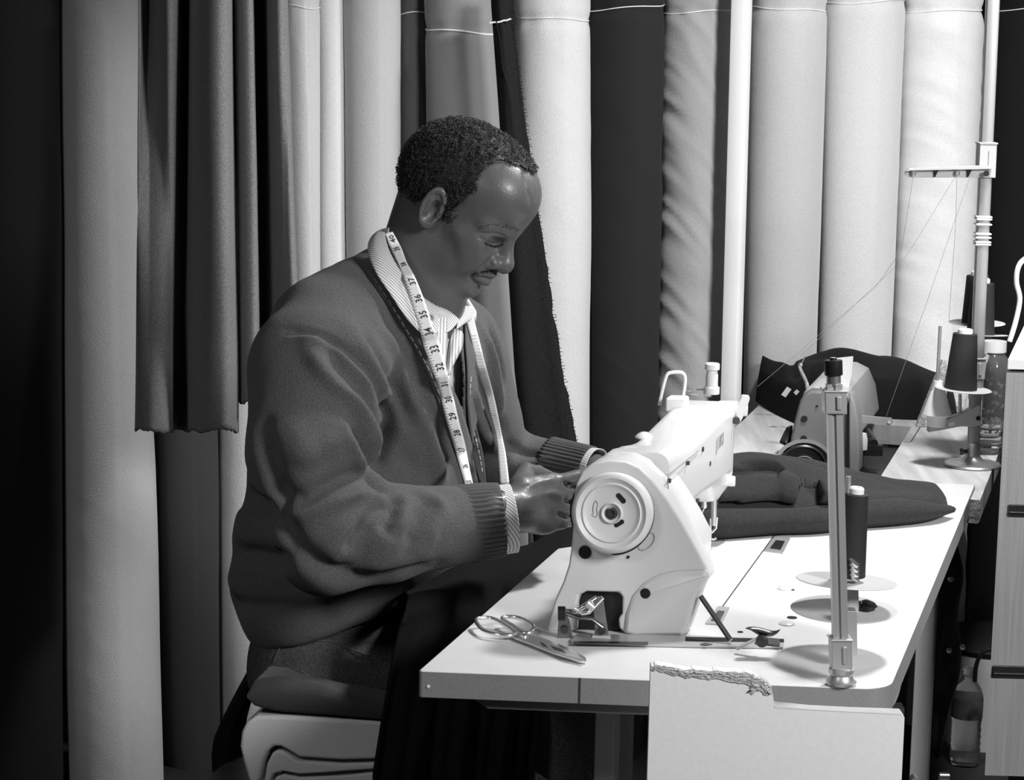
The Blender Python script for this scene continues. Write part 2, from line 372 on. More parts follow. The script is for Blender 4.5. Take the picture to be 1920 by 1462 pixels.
for q in (((1432, 1033), (1452, 1007), (1482, 1010), (1468, 1038)), ((1322, 1170), (1346, 1138), (1368, 1140), (1352, 1172))):
    h = flatpoly('hinge', q, .7502, .0016, steel, table, .0006)
    c = [np.mean([p[0] for p in q]), np.mean([p[1] for p in q])]; q2 = [(c[0]+(p[0]-c[0])*.55, c[1]+(p[1]-c[1])*.55) for p in q]
    flatpoly('hinge_pin', q2, .7518, .0012, darkst, h)
def leg(px, w, tx, Y, zb, zt, name='leg', par=table):
    c = at(px, 1300, Y); m = MB(frame((c[0], c[1], 0), TU, TV, Z)); m.box((0, 0, (zb+zt)/2), (w, w*1.4, zt-zb)); return m.build(name, mat('leg_grey', .48, .5), par, bevel=.002)
leg(1141, .026, 0, 3.05, .0, .70); leg(1175, .02, 0, 3.55, 0, .70).name = 'leg'
L4 = leg(1731, .030, 0, 3.92, 0.0, .715)
m = MB(); c = at(1731, 1450, 3.9); m.tube([c+V3(-.02, -.028, 0), c+V3(-.02, -.05, 0)], .009, 14); m.tube([c+V3(.024, -.02, 0), c+V3(.04, -.02, 0)], .009, 14); build_split(m, 'leg_bolt', chrome, L4)
m = MB(); c = at(1680, 1335, 3.5); m.box((c[0]-.17, 3.5, c[2]), (.36, .03, .022)); m.build('crossbar', mat('leg_dark', .05, .5), table)
m = MB(TF); m.box((.02+.35, .92, -.10), (.16, .16, .13)); m.build('motor_box', mat('motor_dark', .03, .5), table, bevel=.01)
m = MB(TF); m.lathe([(.05, -.09), (.055, -.08), (.055, .08), (.05, .09)], (.43, .5, -.13), d=(0, 1, 0), n=28); m.build('motor', mat('motor_dark', .03), table)

# chipped particle board panel standing in front of the table
PY = 2.645
def pp(px, py, Y=PY): return at(px, py, Y)[[0, 2]]
random.seed(3)
top = [(1696, 1345), (1690, 1336), (1600, 1333), (1520, 1329), (1452, 1322), (1449, 1300), (1446, 1287), (1437, 1277), (1420, 1270), (1405, 1262), (1380, 1259), (1350, 1257), (1330, 1259), (1300, 1254), (1280, 1255), (1250, 1249), (1228, 1246), (1220, 1250)]
jag = []
for i, p in enumerate(top):
    jag.append(p)
    if 5 <= i < len(top)-1:
        q = top[i+1]
        for t in (.25, .5, .75): jag.append((p[0]+(q[0]-p[0])*t+random.uniform(-1.5, 1.5), p[1]+(q[1]-p[1])*t+random.uniform(-1.6, 1.6)))
bl, br = pp(1215, 1400), pp(1692, 1400)
poly = [tuple(pp(*p)) for p in jag]+[(bl[0], 0.0), (br[0]+.002, 0.0)]
panel = thing('board_panel', (float(np.mean([bl[0], br[0]])), PY, 0), 'upright white laminated board with a chipped top corner, in front of the table', 'board')
m = MB(); m.prism(poly, (0, .016, 0), o=(0, PY, 0)); m.build('board', mat('board_white', .90, .5, var=(150, .03)), panel, smooth=0)
chip_out = jag[5:]; rows = []
for i, p in enumerate(chip_out):
    t = i/(len(chip_out)-1); d = np.interp(t, [0, .12, .3, .5, .8, 1], [12, 26, 24, 16, 14, 8]); ins = V3(-(1 if t < .25 else .25)*d, d*(.35 if t < .15 else 1), 0)
    row = []
    for j in range(9):
        s = j/8; px = p[0]+ins[0]*s*(1 if t < .3 else 0)+random.uniform(-1.3, 1.3); py = p[1]+ins[1]*s+random.uniform(-1.3, 1.3)
        row.append(at(px, py, PY-.0012-.0022*random.random()*math.sin(math.pi*min(1, s+.15))))
    rows.append(row)
m = MB(); m.sheet(rows); ch = m.build('chipped_edge', mat('particle_board', .55, .9, bump=(500, .7, 4), var=(400, .4)), panel, smooth=0); ch['label'] = 'rough crumbled particle board where the laminate broke off'
m = MB(); m.prism([tuple(pp(1452, 1327)), tuple(pp(1452, 1322)), tuple(pp(1520, 1329)), tuple(pp(1600, 1333)), tuple(pp(1690, 1336)), tuple(pp(1690, 1340))], (0, .0165, 0), o=(0, PY-.0004, 0)); m.build('top_edge', mat('board_edge', .85, .6), panel, smooth=0)

# ================================================================ the near sewing machine
MA = unit(V3(.997, -.08, 0)); MO = V3(.061, 3.009, .75); MF = frame(MO, MA, TV, Z)
cream = mat('enamel_cream', .70, .32, coat=.3); cream_shaded = mat('enamel_cream_shaded', .60, .45)  # second one is the same enamel, darkened: shade of the facing side as colour
mach = thing('sewing_machine', MO+MA*.09+TV*.2, 'cream white industrial sewing machine on the table in front of the man', 'sewing machine')
# end cover outline in (a,z)
A_ = lambda px, py: tuple(np.linalg.solve(np.stack([MA, TV, Z], 1), plane_hit(px, py, MO, np.cross(MA, Z))-MO)[[0, 2]])
outl = [(1024, 1184), (1030, 1160), (1040, 1125), (1055, 1092), (1066, 1058), (1071, 1020), (1074, 985), (1074, 940), (1080, 905), (1092, 882), (1112, 869), (1140, 863), (1172, 865), (1198, 876), (1225, 902), (1252, 937), (1280, 980), (1305, 1026), (1325, 1062), (1331, 1082), (1318, 1098), (1311, 1115), (1303, 1140), (1292, 1172), (1287, 1186), (1278, 1193), (1190, 1194), (1170, 1186), (1160, 1178), (1158, 1160), (1166, 1150), (1166, 1120), (1160, 1111), (1100, 1109), (1086, 1116), (1082, 1130), (1080, 1184)]
po = [A_(*p) for p in outl]
m = MB(MF); m.prism(po, (0, .042, 0)); cov = m.build('end_cover', cream_shaded, mach, smooth=40, bevel=.004, seg=3)
# shell joining the end cover to the arm (pillar), wider behind
top_i = outl[10:20]
m = MB(MF)
inner = [(1075, 940), (1081, 908), (1094, 884), (1112, 871), (1140, 865), (1172, 867), (1198, 878), (1225, 904), (1252, 940), (1280, 984), (1304, 1030), (1300, 1100), (1280, 1150), (1100, 1100), (1078, 1040)]
pin = [A_(*p) for p in inner]
m.prism(pin, (0, .085, 0), o=(0, .035, 0)); m.build('column', cream, mach, smooth=45, bevel=.006, seg=3)
# arm: rings along v of a rounded section (a0,a1,z0,z1)
def section(v, a0, a1, z0, z1, r): return [(a, v, z) for a, z in rrect(a0, z0, a1, z1, r, 4)]
secs = [(.07, .040, .128, .120, .226, .018), (.12, .042, .130, .118, .225, .02), (.16, .046, .131, .120, .220, .020), (.20, .050, .132, .124, .217, .018), (.30, .050, .134, .122, .220, .018), (.40, .050, .136, .116, .224, .018), (.50, .050, .137, .110, .226, .018), (.525, .053, .134, .108, .220, .016)]
m = MB(MF); m.rings([section(*s) for s in secs]); arm = m.build('arm', cream, mach, smooth=60)
# head (needle end) hanging lower
m = MB(MF); m.rings([[(a, v, z) for a, z in [(p[0], p[1]) for p in rrect(.062, zz, .131, .17, .01, 3)]] for v, zz in ((.345, .135), (.375, .112), (.40, .095), (.44, .088), (.515, .092), (.528, .098))]); m.build('head', cream, mach, smooth=50)
m = MB(MF); m.rings([section(.522, .058, .134, .098, .214, .016), section(.536, .06, .132, .10, .211, .014)]); m.build('face_plate', cream_shaded, mach, smooth=45)
# side plate line and bolt holes on the arm side
def sidepoint(px, py, A=.1345):
    nn = np.cross(TV, Z); w = plane_hit(px, py, MO+MA*A, nn); return w
hs = MB()
for px, py, r in ((1256, 901, .0032), (1291, 868, .003), (1331, 869, .0036), (1318, 842, .0036), (1347, 847, .0022), (1309, 938, .003)):
    hs.lathe([(r, -.003), (r, .0012)], sidepoint(px, py), d=np.cross(TV, Z), n=16)
build_split(hs, 'side_screw', mat('screw_dark', .05, .5), mach)
ln = MB(); ln.tube([sidepoint(1253, 930), sidepoint(1253, 893), sidepoint(1310, 845)], .0006, 5); ln.tube([sidepoint(1366, 837), sidepoint(1367, 822)], .0011, 6); build_split(ln, 'panel_line', mat('line_grey', .3, .6), mach)
tx = MB(); c = sidepoint(1350, 828, .1362); wtext(tx, 'JUKI', .026, c, TV, Z, .0006, .0003, 1.15); tx.build('maker_lettering', mat('letter_grey', .33, .5), mach, smooth=0)
tx = MB(); fn = np.cross(MA, Z); wtext(tx, 'JUKI', .014, MO+MA*.147+Z*.030-TV*.0005, MA, Z, .0005, .0001, 1.5); tx.build('embossed_lettering', mat('letter_pale', .5, .5), mach, smooth=0)
# top details
tp = lambda px, py, z=.966: atz(px, py, z)
m = MB(); m.lathe([(.0125, 0), (.0125, .002), (.009, .006), (.004, .0085), (.0001, .009)], tp(1208, 821, .9655), n=28); m.build('oil_sight', mat('clear_dome', .7, .1, coat=1), mach)
m = MB()
for px, py, r in ((1302, 741, .008), (1327, 743, .0055), (1316, 753, .0055), (1312, 731, .0055), (1291, 734, .005)): m.lathe([(r, 0), (r, .0012), (r*.6, .0012)], tp(px, py, .9645), n=18)
build_split(m, 'top_screw', mat('screw_mid', .25, .4), mach)
c = tp(1334, 733, .964); m = MB(); m.lathe([(.0125, -.004), (.0125, .006), (.0095, .008), (.0095, .026), (.0085, .027), (.0085, .032), (.0115, .034), (.0115, .042), (.010, .0435), (.0001, .0435)], c, n=32); m.build('pressure_knob', cream, mach, smooth=30)
sh = MB(); sh.add([], [])
w = [at(*p, 3.46) for p in ((1281, 742), (1284, 722), (1284, 705), (1277, 698), (1262, 698), (1252, 701), (1247, 712), (1241, 735), (1236, 760))]
m = MB(); m.tube(spline(w, 6), .0026, 10); m.build('wire_guard', mat('wire_white', .8, .4), mach)
c = at(1270, 752, 3.44); m = MB(frame(c, MA, TV, Z)); m.box((0, 0, -.004), (.03, .03, .022)); m.build('guard_block', cream, mach, bevel=.004)
# lever on the far end
m = MB(); e = at(1386, 766, 3.50); m.tube([e+V3(-.03, 0, 0), e+V3(.012, 0, 0)], .0115, 20)
m.prism([tuple(at(*p, 3.49)[[0, 2]]) for p in ((1383, 788), (1378, 768), (1392, 742), (1405, 743), (1406, 748), (1400, 766), (1396, 768), (1393, 783), (1388, 792))], (0, .014, 0), o=(0, 3.49, 0)); m.build('reverse_lever', cream, mach, smooth=35, bevel=.001)
m = MB(); m.lathe([(.006, 0), (.0055, .004)], at(1380, 788, 3.475), d=(0, -1, 0), n=16); m.build('lever_screw', mat('screw_dark', .05), mach)
m = MB(); m.lathe([(.008, -.006), (.008, .006)], MO+MA*.134+TV*.515+Z*.104, d=MA, n=18); m.build('face_knob', cream, mach, bevel=.002)
# hand wheel
wc = MO+MA*.0725+Z*.1605; wd = unit(-TV+V3(.06, 0, .10))
m = MB(frame(wc, *basis(wd)))
m.lathe([(.0001, .016), (.007, .016), (.0105, .0175), (.0125, .020), (.0135, .0185), (.0145, .0165), (.030, .0165), (.034, .0185), (.037, .0205), (.039, .0185), (.041, .0195), (.045, .0225), (.0495, .021), (.0520, .016), (.0522, .004), (.0500, -.002), (.036, -.004), (.034, -.02), (.0001, -.02)], n=96)
wh = m.build('hand_wheel', cream_shaded, mach, smooth=50)
bx_, by_, _ = basis(wd)
def wpt(px, py, lift=.0165): return plane_hit(px, py, wc+wd*lift, wd)
m = MB(); m.lathe([(.0078, .0172), (.0078, .0185), (.006, .0192), (.004, .0192), (.0035, .0180), (.0001, .0175)], wc, d=wd, n=28); m.build('hub_screw', mat('hub_dark', .09, .3, .6), wh)
m = MB()
for (p, q, r) in (((1160, 929), (1169, 939), .0032), ((1156, 984), (1166, 978), .0030)):
    a, b = wpt(*p, .0168), wpt(*q, .0168); d = unit(b-a); s_ = np.cross(wd, d); pl = []
    for t in np.linspace(90, 270, 8): pl.append(a+(d*math.cos(math.radians(t))+s_*math.sin(math.radians(t)))*r)
    for t in np.linspace(-90, 90, 8): pl.append(b+(d*math.cos(math.radians(t))+s_*math.sin(math.radians(t)))*r)
    n = len(pl); m.add(pl+[x+wd*.0004 for x in pl], [tuple(range(n)), tuple(range(2*n-1, n-1, -1))]+[(i, (i+1) % n, (i+1) % n+n, i+n) for i in range(n)])
build_split(m, 'wheel_slot', mat('hole_black', .01), wh)
m = MB(); m.tube([wpt(*p, .0170) for p in ((1118, 938), (1114, 944), (1112, 953), (1113, 962), (1110, 965), (1117, 970), (1121, 964))], .0005, 5); m.tube([wpt(*p, .0170) for p in ((1118, 938), (1121, 944), (1119, 955), (1121, 964))], .0004, 5); m.build('arrow_mark', mat('mark_grey', .35, .6), wh)
# black ring behind the wheel, its colour standing in for shade in the gap
m = MB(); m.lathe([(.0545, -.012), (.0545, -.0005)], MO+MA*.069+Z*.158, d=-TV, n=48); m.build('wheel_gap_shade', mat('hole_black', .01), mach)
fpt = lambda px, py, off=-.0008: plane_hit(px, py, MO+TV*off, np.cross(MA, Z))
m = MB()
for px, py, r in ((1097, 1035, .0085), (1210, 1112, .0066), (1178, 1044, .002)): m.lathe([(r, 0), (r, .0009)], fpt(px, py), d=-TV, n=24)
build_split(m, 'cover_hole', mat('hole_black', .01), mach)
# oval plug, raised lower panel line
c = fpt(1212, 1015); ea = unit(fpt(1226, 1001)-fpt(1199, 1030)); eb = unit(np.cross(ea, TV)); pl = [c+ea*math.cos(t)*.0135+eb*math.sin(t)*.0078 for t in np.linspace(0, 2*math.pi, 32, endpoint=False)]
m = MB(); m.tube(pl, .0005, 5, closed=True); m.build('plug_outline', mat('mark_grey', .35), cov)
m = MB(); m.rings([[fpt(*p, o_) for p in q] for o_, q in ((-.0002, [(1168, 1186), (1172, 1150), (1185, 1115), (1205, 1092), (1235, 1075), (1270, 1068), (1328, 1066), (1330, 1082), (1310, 1112), (1288, 1178), (1280, 1191), (1190, 1192)]), (-.005, [(1176, 1184), (1180, 1152), (1193, 1120), (1212, 1098), (1240, 1084), (1272, 1078), (1320, 1078), (1322, 1084), (1302, 1114), (1282, 1175), (1276, 1187), (1192, 1188)]))])
m.build('raised_panel', cream_shaded, cov, smooth=60, bevel=.002)
m = MB()
for px, py, r in ((1210, 1112, .0066),): m.lathe([(r, 0), (r, .0012)], fpt(px, py, -.005), d=-TV, n=24)
m.build('panel_hole', mat('hole_black', .01), cov)
# bobbin winder mechanism in the cut-out
wd_ = thing('bobbin_winder', atz(1110, 1190, .75), 'dark metal bobbin winder in the cut-out at the foot of the sewing machine', 'bobbin winder')
m = MB(); m.prism([tuple(A_(*p)) for p in ((1078, 1184), (1082, 1125), (1100, 1108), (1164, 1108), (1166, 1152), (1156, 1164), (1160, 1186))], -TV*0+V3(*TV)*.02, o=MO+TV*.012, X=MA, Y=Z); m.build('backing_plate', mat('winder_dark', .03, .35, .5), wd_, bevel=.001)
def bar(name, pts, Y, r, mt, flat=1., par=wd_): m = MB(); m.tube([at(*p, Y) for p in pts], r, 12, flat=flat); return m.build(name, mt, par)
m = MB(); c = at(1052, 1187, 2.985)
for p in (((1045, 1197), (1048, 1150), (1060, 1148), (1068, 1165), (1074, 1197)), ((1116, 1195), (1112, 1130), (1122, 1118), (1132, 1128), (1142, 1195))):
    m.prism([tuple(at(*q, 2.975)[[0, 2]]) for q in p], (0, .006, 0), o=(0, 2.975, 0))
build_split(m, 'bracket', mat('bracket_grey', .25, .3, .8), wd_, bevel=.001)
bar('wheel', [(1046, 1150), (1060, 1150)], 2.95, .0095, mat('winder_dark', .03)); bar('spindle', [(1056, 1146), (1080, 1148), (1120, 1122)], 2.955, .0045, chrome)
bar('lever', [(1062, 1150), (1085, 1158), (1110, 1160), (1130, 1175)], 2.95, .005, darkst, .5); bar('spring', [(1075, 1140), (1092, 1150), (1104, 1148), (1120, 1130), (1130, 1120)], 2.948, .003, chrome)
m = MB()
for px, py in ((1058, 1180), (1128, 1182)): m.lathe([(.0048, 0), (.0048, .003)], at(px, py, 2.974), d=(0, -1, 0), n=16)
build_split(m, 'screw', darkst, wd_); bar('coil', [(1100, 1130), (1112, 1140)], 2.95, .006, steel)
# slide plate strip, prop rod and knob lever in front of the machine
plate = thing('slide_plate', atz(1260, 1208, .75), 'long flat steel slide plate lying along the foot of the sewing machine', 'metal plate')
flatpoly('plate', [(1070, 1203), (1082, 1192), (1320, 1196), (1470, 1202), (1468, 1216), (1300, 1214), (1072, 1208)], .7505, .003, steel, plate, .0005)
flatpoly('slot', [(1285, 1194), (1470, 1198), (1470, 1204), (1285, 1202)], .7535, .0004, mat('hole_black', .01), plate)
flatpoly('rail', [(1075, 1204), (1215, 1205), (1215, 1209), (1075, 1208)], .754, .0016, darkst, plate)
flatpoly('shim', [(1112, 1190), (1145, 1192), (1145, 1197), (1110, 1195)], .754, .001, mat('cap_white', .6), plate)
flatpoly('plate_screw', [(1312, 1208), (1322, 1205), (1336, 1208), (1322, 1211)], .7536, .0006, darkst, plate)
lv = thing('latch_lever', atz(1430, 1206, .754), 'small black winged lever at the right end of the steel slide plate', 'lever')
m = MB(); m.tube([at(1382, 1216, 2.92), at(1418, 1198, 2.915), at(1432, 1196, 2.915)], .0045, 10, flat=.5); m.build('arm', steel, lv)
m = MB(); m.rings([[at(x+dx, y+dy*1.0, 2.91+dz*.012) for dx, dy, dz in ((0, -h, 0), (2, 0, 1), (0, h, 0), (-2, 0, -1))] for x, y, h in ((1396, 1178, 1.5), (1408, 1177, 5), (1418, 1182, 11), (1432, 1186, 13), (1445, 1188, 9), (1456, 1186, 5), (1464, 1179, 2))]); m.build('wing', blackp, lv, smooth=60, sub=1)
m = MB(); m.lathe([(.0075, 0), (.0078, .006), (.004, .008)], at(1428, 1200, 2.905), d=(0, -1, 0), n=20); m.build('knob', mat('knob_dark', .05, .4), lv)
flatpoly('foot', [(1415, 1206), (1425, 1196), (1462, 1200), (1462, 1212)], .754, .002, darkst, lv)
rod = MB(); rod.tube([at(1314, 1118, 2.99), at(1370, 1200, 2.955)], .0034, 14); tag(rod.build('prop_rod', darkst), 'thin dark steel prop rod leaning from the machine to the slide plate', 'rod')
# needle end
nd = lambda px, py, Y=3.50: at(px, py, Y)
def part(name, fn, mt, par): m = MB(); fn(m); return m.build(name, mt, par)
part('presser_bar', lambda m: m.tube([nd(1339, 935), nd(1338, 985)], .0042, 12), steel, mach)
part('needle_bar', lambda m: (m.tube([nd(1321, 935), nd(1321, 952)], .004, 12), m.tube([nd(1316, 948), nd(1322, 950), nd(1317, 958)], .0014, 8), m.tube([nd(1317, 956), nd(1317, 992)], .0008, 6)), chrome, mach)
part('presser_foot', lambda m: (m.tube([nd(1332, 972), nd(1332, 1000), nd(1325, 1006)], .0018, 8), m.tube([nd(1344, 970), nd(1342, 990), nd(1334, 998)], .0022, 8), m.tube([nd(1310, 1003), nd(1325, 1006), nd(1338, 1011), nd(1343, 1008)], .0028, 8, flat=.6)), chrome, mach)
flatpoly('throat_plate', [(1312, 1016), (1330, 1010), (1362, 1010), (1358, 1018), (1345, 1025), (1325, 1027)], .7503, .001, steel, mach)
m = MB(MF); m.rings([[(a, v, z) for a, z in rrect(.0, .0, .125, .012, .003, 2)] for v in (.10, .44)]); m.build('bed', cream, mach, smooth=40)

# ================================================================ shears
sh = thing('shears', atz(985, 1192, .75), 'chrome tailor shears lying open-handled on the near left end of the table', 'scissors')
zt = .754
def loop(name, pts, r): m = MB(); m.tube(spline([atz(*p[:2], zt+(p[2] if len(p) > 2 else 0)) for p in pts], 6, True), r, 12, closed=True); return m.build(name, chrome, sh)
loop('handle', [(893, 1163, .008), (905, 1158, .009), (925, 1160, .008), (948, 1172, .006), (966, 1186, .003), (958, 1191, .003), (930, 1189, .004), (905, 1180, .006)], .0028)
loop('handle', [(942, 1160, .009), (955, 1156, .010), (978, 1160, .009), (999, 1172, .007), (996, 1184, .004), (980, 1186, .003), (965, 1175, .006)], .0028)
def blade(name, pts, z, t, mt=steel): return flatpoly(name, pts, z, t, mt, sh, .0006)
blade('blade', [(958, 1192), (975, 1183), (1000, 1192), (1040, 1208), (1075, 1222), (1098, 1236), (1100, 1243), (1088, 1243), (1040, 1228), (990, 1208), (962, 1198)], .752, .003, chrome)
blade('blade', [(962, 1184), (985, 1188), (1010, 1198), (1045, 1213), (1078, 1228), (1096, 1240), (1060, 1232), (1005, 1210), (970, 1197)], .7555, .0022)
m = MB(); m.lathe([(.0055, 0), (.0055, .003), (.003, .0042), (.0001, .0042)], atz(982, 1194, .757), n=18); m.build('pivot_screw', chrome, sh)
for q in (((1012, 1203), (1020, 1206), (1028, 1214), (1018, 1211)), ((1032, 1210), (1054, 1217), (1062, 1225), (1040, 1218))): blade('engraved_mark', q, .7578, .0003, mat('engraving', .06, .6))
# ================================================================ thread stands
def rodm(name, a, b, r, mt, par, n=14): m = MB(); m.tube([a, b], r, n); return m.build(name, mt, par, smooth=50)
def clampm(name, c, h, w, mt, par, ax=Z):
    m = MB(frame(c, unit(V3(1, .05, 0)), unit(V3(-.05, 1, 0)), ax)); m.box((0, 0, 0), (w, w, h)); m.box((0, 0, h/2), (w*1.12, w*1.12, .003)); m.box((w*.12, -w/2-.001, 0), (w*.22, .003, h*.6)); return m.build(name, mt, par, bevel=.0012)
def disc(name, c, r, n, mt, par=None, t=.0016, hole=.004):
    m = MB(); m.lathe([(hole, 0), (r*.3, -.001), (r-.001, 0), (r, t/2), (r-.001, t), (r*.3, t-.001), (hole, t)], c, d=n, n=56, caps=False); return m.build(name, mt, par)
def spool(c, r0, r1, h, d, lab, name='thread_spool', group=None):
    """black cone of thread on a white core, c = centre of its base"""
    o = thing(name, c, lab, 'thread spool', group); pr = [(.004, 0)]; k = int(h/.0016)
    pr += [((r0+(r1-r0)*i/k)+(.0003 if i % 2 else 0), h*i/k) for i in range(k+1)]; pr.append((r1*.55, h+.001))
    m = MB(); m.lathe(pr, c, d=d, n=40); m.build('thread', mat('thread_spool_black', .018, .75, bump=(900, .6)), o, smooth=25)
    m = MB(); m.lathe([(r0*.9, -.003), (r0*.9, 0), (r1*.62, 0), (r1*.62, h+.007), (r1*.5, h+.009), (r1*.25, h+.009), (r1*.25, 0)], c, d=d, n=32, caps=False); m.build('core', mat('core_white', .8, .5), o); return o
SY = 2.80; sb = atz(1577, 1281, .7515)
stand = thing('thread_stand', sb, 'square chrome thread stand with a black cap at the near corner of the white table', 'thread stand')
ptop = at(1563, 700, 2.80); pa = unit(ptop-sb); m = MB(); m.lathe([(.018, 0), (.0185, .003), (.015, .006), (.013, .011), (.0155, .014), (.0155, .019), (.012, .021), (.0001, .021)], sb, n=36, d=Z); m.build('base', steel, stand)
fx = unit(np.cross(pa, V3(0, 1, 0)))*-1; fy = np.cross(pa, fx)
m = MB(frame(sb, fx, fy, pa)); Lp = np.linalg.norm(ptop-sb); hw = .0089
sec = [(-hw, -hw), (-hw*.45, -hw), (-hw*.40, -hw*.72), (hw*.05, -hw*.72), (hw*.1, -hw), (hw, -hw), (hw, hw), (-hw, hw)]
m.rings([[(x, y, .015) for x, y in sec], [(x, y, Lp-.012) for x, y in sec]]); m.build('pole', mat('pole_steel', .5, .4, .6), stand, smooth=30)
clampm('clamp', sb+pa*.038, .036, .0245, steel, stand, pa); clampm('clamp', at(1564, 752, 2.8), .027, .026, steel, stand, pa)
m = MB(); m.lathe([(.0086, -.014), (.0086, 0)], ptop, d=pa, n=24); m.build('neck', chrome, stand)
m = MB(); m.lathe([(.0104, -.002), (.0108, -.001), (.0108, .0150), (.0100, .0160), (.004, .0162), (.004, .0185), (.0001, .019)], ptop, d=pa, n=32); m.build('cap', blackp, stand)
m = MB(); m.tube([ptop+pa*.017, ptop+pa*.019], .0035, 14); m.build('cap_screw', chrome, stand)
# trays behind the pole carried by an arm
d1 = at(1587, 1090, 2.93); d2 = at(1582, 1143, 2.93); n1 = unit(V3(.04, .07, 1)); n2 = unit(V3(0, -.015, 1))
wm = mat('tray_white', .52, .45)
t1 = disc('tray', d1, .0635, n1, wm, stand); t2 = disc('tray', d2, .0668, n2, wm, stand)
m = MB(); m.prism([(-.011, -.012), (.016, -.012), (.013, .045), (-.007, .045)], (0, .02, 0), o=at(1584, 1212, 2.86), X=(1, 0, 0), Y=Z); m.build('arm', steel, stand, bevel=.001)
m = MB(); m.lathe([(.018, 0), (.0125, .042), (.012, .046)], at(1584, 1147, 2.93), n=28, d=unit(V3(.06, 0, 1))); m.build('cone_holder', mat('holder_grey', .45, .5), stand)
rodm('spindle', at(1584, 1150, 2.93), at(1591, 893, 2.93), .0032, mat('spindle_grey', .4, .4, .5), stand)
m = MB()
for k in range(4): m.lathe([(.006, 0), (.009, .002), (.009, .004), (.006, .006)], at(1598, 1083-k*9, 2.915), d=unit(V3(.5, -.2, .6)), n=14)
build_split(m, 'tension_nut', chrome, stand)
s1 = spool(at(1590, 1084, 2.93)+n1*.004, .0212, .0150, .104, unit(V3(.055, 0, 1)), 'slim black thread spool standing on the upper white tray of the near thread stand')
m = MB(); m.lathe([(.010, 0), (.013, .003), (.013, .007), (.009, .008), (.009, .013), (.011, .015), (.007, .018)], at(1622, 1152, 2.93), d=unit(V3(.35, 0, 1)), n=20); m.tube([at(1612, 1140, 2.93), at(1610, 1127, 2.93)], .003, 8)
tag(m.build('rubber_stopper', blackp), 'small black rubber stopper lying on the lower white tray of the near thread stand', 'stopper')

# ================================================================ wood topped table behind
WZ = .742
wf = atz(1838, 937, WZ); wf2 = atz(1872, 885, WZ); WV = unit(wf2-wf); WV = TV
wood = thing('wooden_sewing_table', [.62, 4.5, 0], 'wood topped sewing table behind the white one, with a second machine let into it', 'table')
Wr = wf; wl = atz(1393, 788, WZ)
WU = unit(V3(TV[1], -TV[0], 0)); WW = (Wr-wl)@WU; WO = Wr-WU*WW
Lw = (atz(1440, 738, WZ)-Wr)@TV+.02
woodm = mat('pale_wood', .52, .55, var=(8, .1)); nt = woodm.node_tree
# streaky butcher-block grain
tcn = nt.nodes.new('ShaderNodeTexCoord'); mp = nt.nodes.new('ShaderNodeMapping'); mp.inputs['Rotation'].default_value = (0, 0, math.radians(15)); mp.inputs['Scale'].default_value = (38, 3.2, 8)
nz_ = nt.nodes.new('ShaderNodeTexNoise'); nz_.inputs['Scale'].default_value = 1.; nz_.inputs['Detail'].default_value = 5
cr = nt.nodes.new('ShaderNodeMapRange'); cr.inputs[1].default_value = .3; cr.inputs[2].default_value = .7; cr.inputs[3].default_value = .38; cr.inputs[4].default_value = .64
nt.links.new(tcn.outputs['Object'], mp.inputs[0]); nt.links.new(mp.outputs[0], nz_.inputs['Vector']); nt.links.new(nz_.outputs['Fac'], cr.inputs[0]); nt.links.new(cr.outputs[0], nt.nodes['Principled BSDF'].inputs['Base Color'])
WF = frame(WO, WU, TV, Z)
def wloc(px, py, z=WZ): d = atz(px, py, z)-WO; return d@WU, d@TV
# cut-out for the machine: keep the top as boards round a hole
cl, cn_ = wloc(1462, 832); crr, cfar = wloc(1640, 870)
cu0 = wloc(1500, 815)[0]; cu1 = wloc(1672, 860)[0]; cv0 = .12; cv1 = wloc(1560, 790)[1]
m = MB(WF)
for a0, a1, v0, v1 in ((0, cu0, .115, Lw), (cu1, WW-.034, .115, Lw), (WW-.034, WW, 0, Lw), (cu0, cu1, cv1, Lw), (cu0, cu1, .115, .13)):
    m.box(((a0+a1)/2, (v0+v1)/2, -.019), (a1-a0, v1-v0, .038))
m.build('table_top', woodm, wood, bevel=.0)
m = MB(WF); m.prism([(WW-.034, -.040), (WW-.002, -.040), (WW+.001, -.036), (WW+.001, -.003), (WW-.002, 0.0005), (WW-.034, .0005)], (0, .004, 0), o=(0, -.004, 0)); m.build('end_grain', mat('end_grain', .40, .8, bump=(90, .8, 4), var=(60, .35)), wood)
m = MB(WF); m.box(((cu0+cu1)/2, (.12+cv1)/2, -.05), (cu1-cu0, cv1-.12, .012)); m.build('drip_pan', mat('pan_dark', .03, .5), wood)
ln = MB()
for q in (((1413, 776), (1480, 779)), ((1733, 788), (1708, 828)), ((1708, 828), (1694, 828)), ((1668, 829), (1645, 826))):
    A, B = [atz(*p, WZ+.0004) for p in q]; d = unit(B-A); nn = np.cross(d, Z)*.001; ln.add([A-nn, A+nn, B+nn, B-nn], [(0, 1, 2, 3)])
build_split(ln, 'cut_line', mat('dark_joint', .03), wood)
for u, v in ((.03, .1), (WW*.55, .15), (.03, Lw-.08), (WW*.6, Lw-.08)): m = MB(WF); m.box((u, v, -.04-.33), (.028, .045, .664)); m.build('leg', mat('leg_dark', .05, .5), wood)
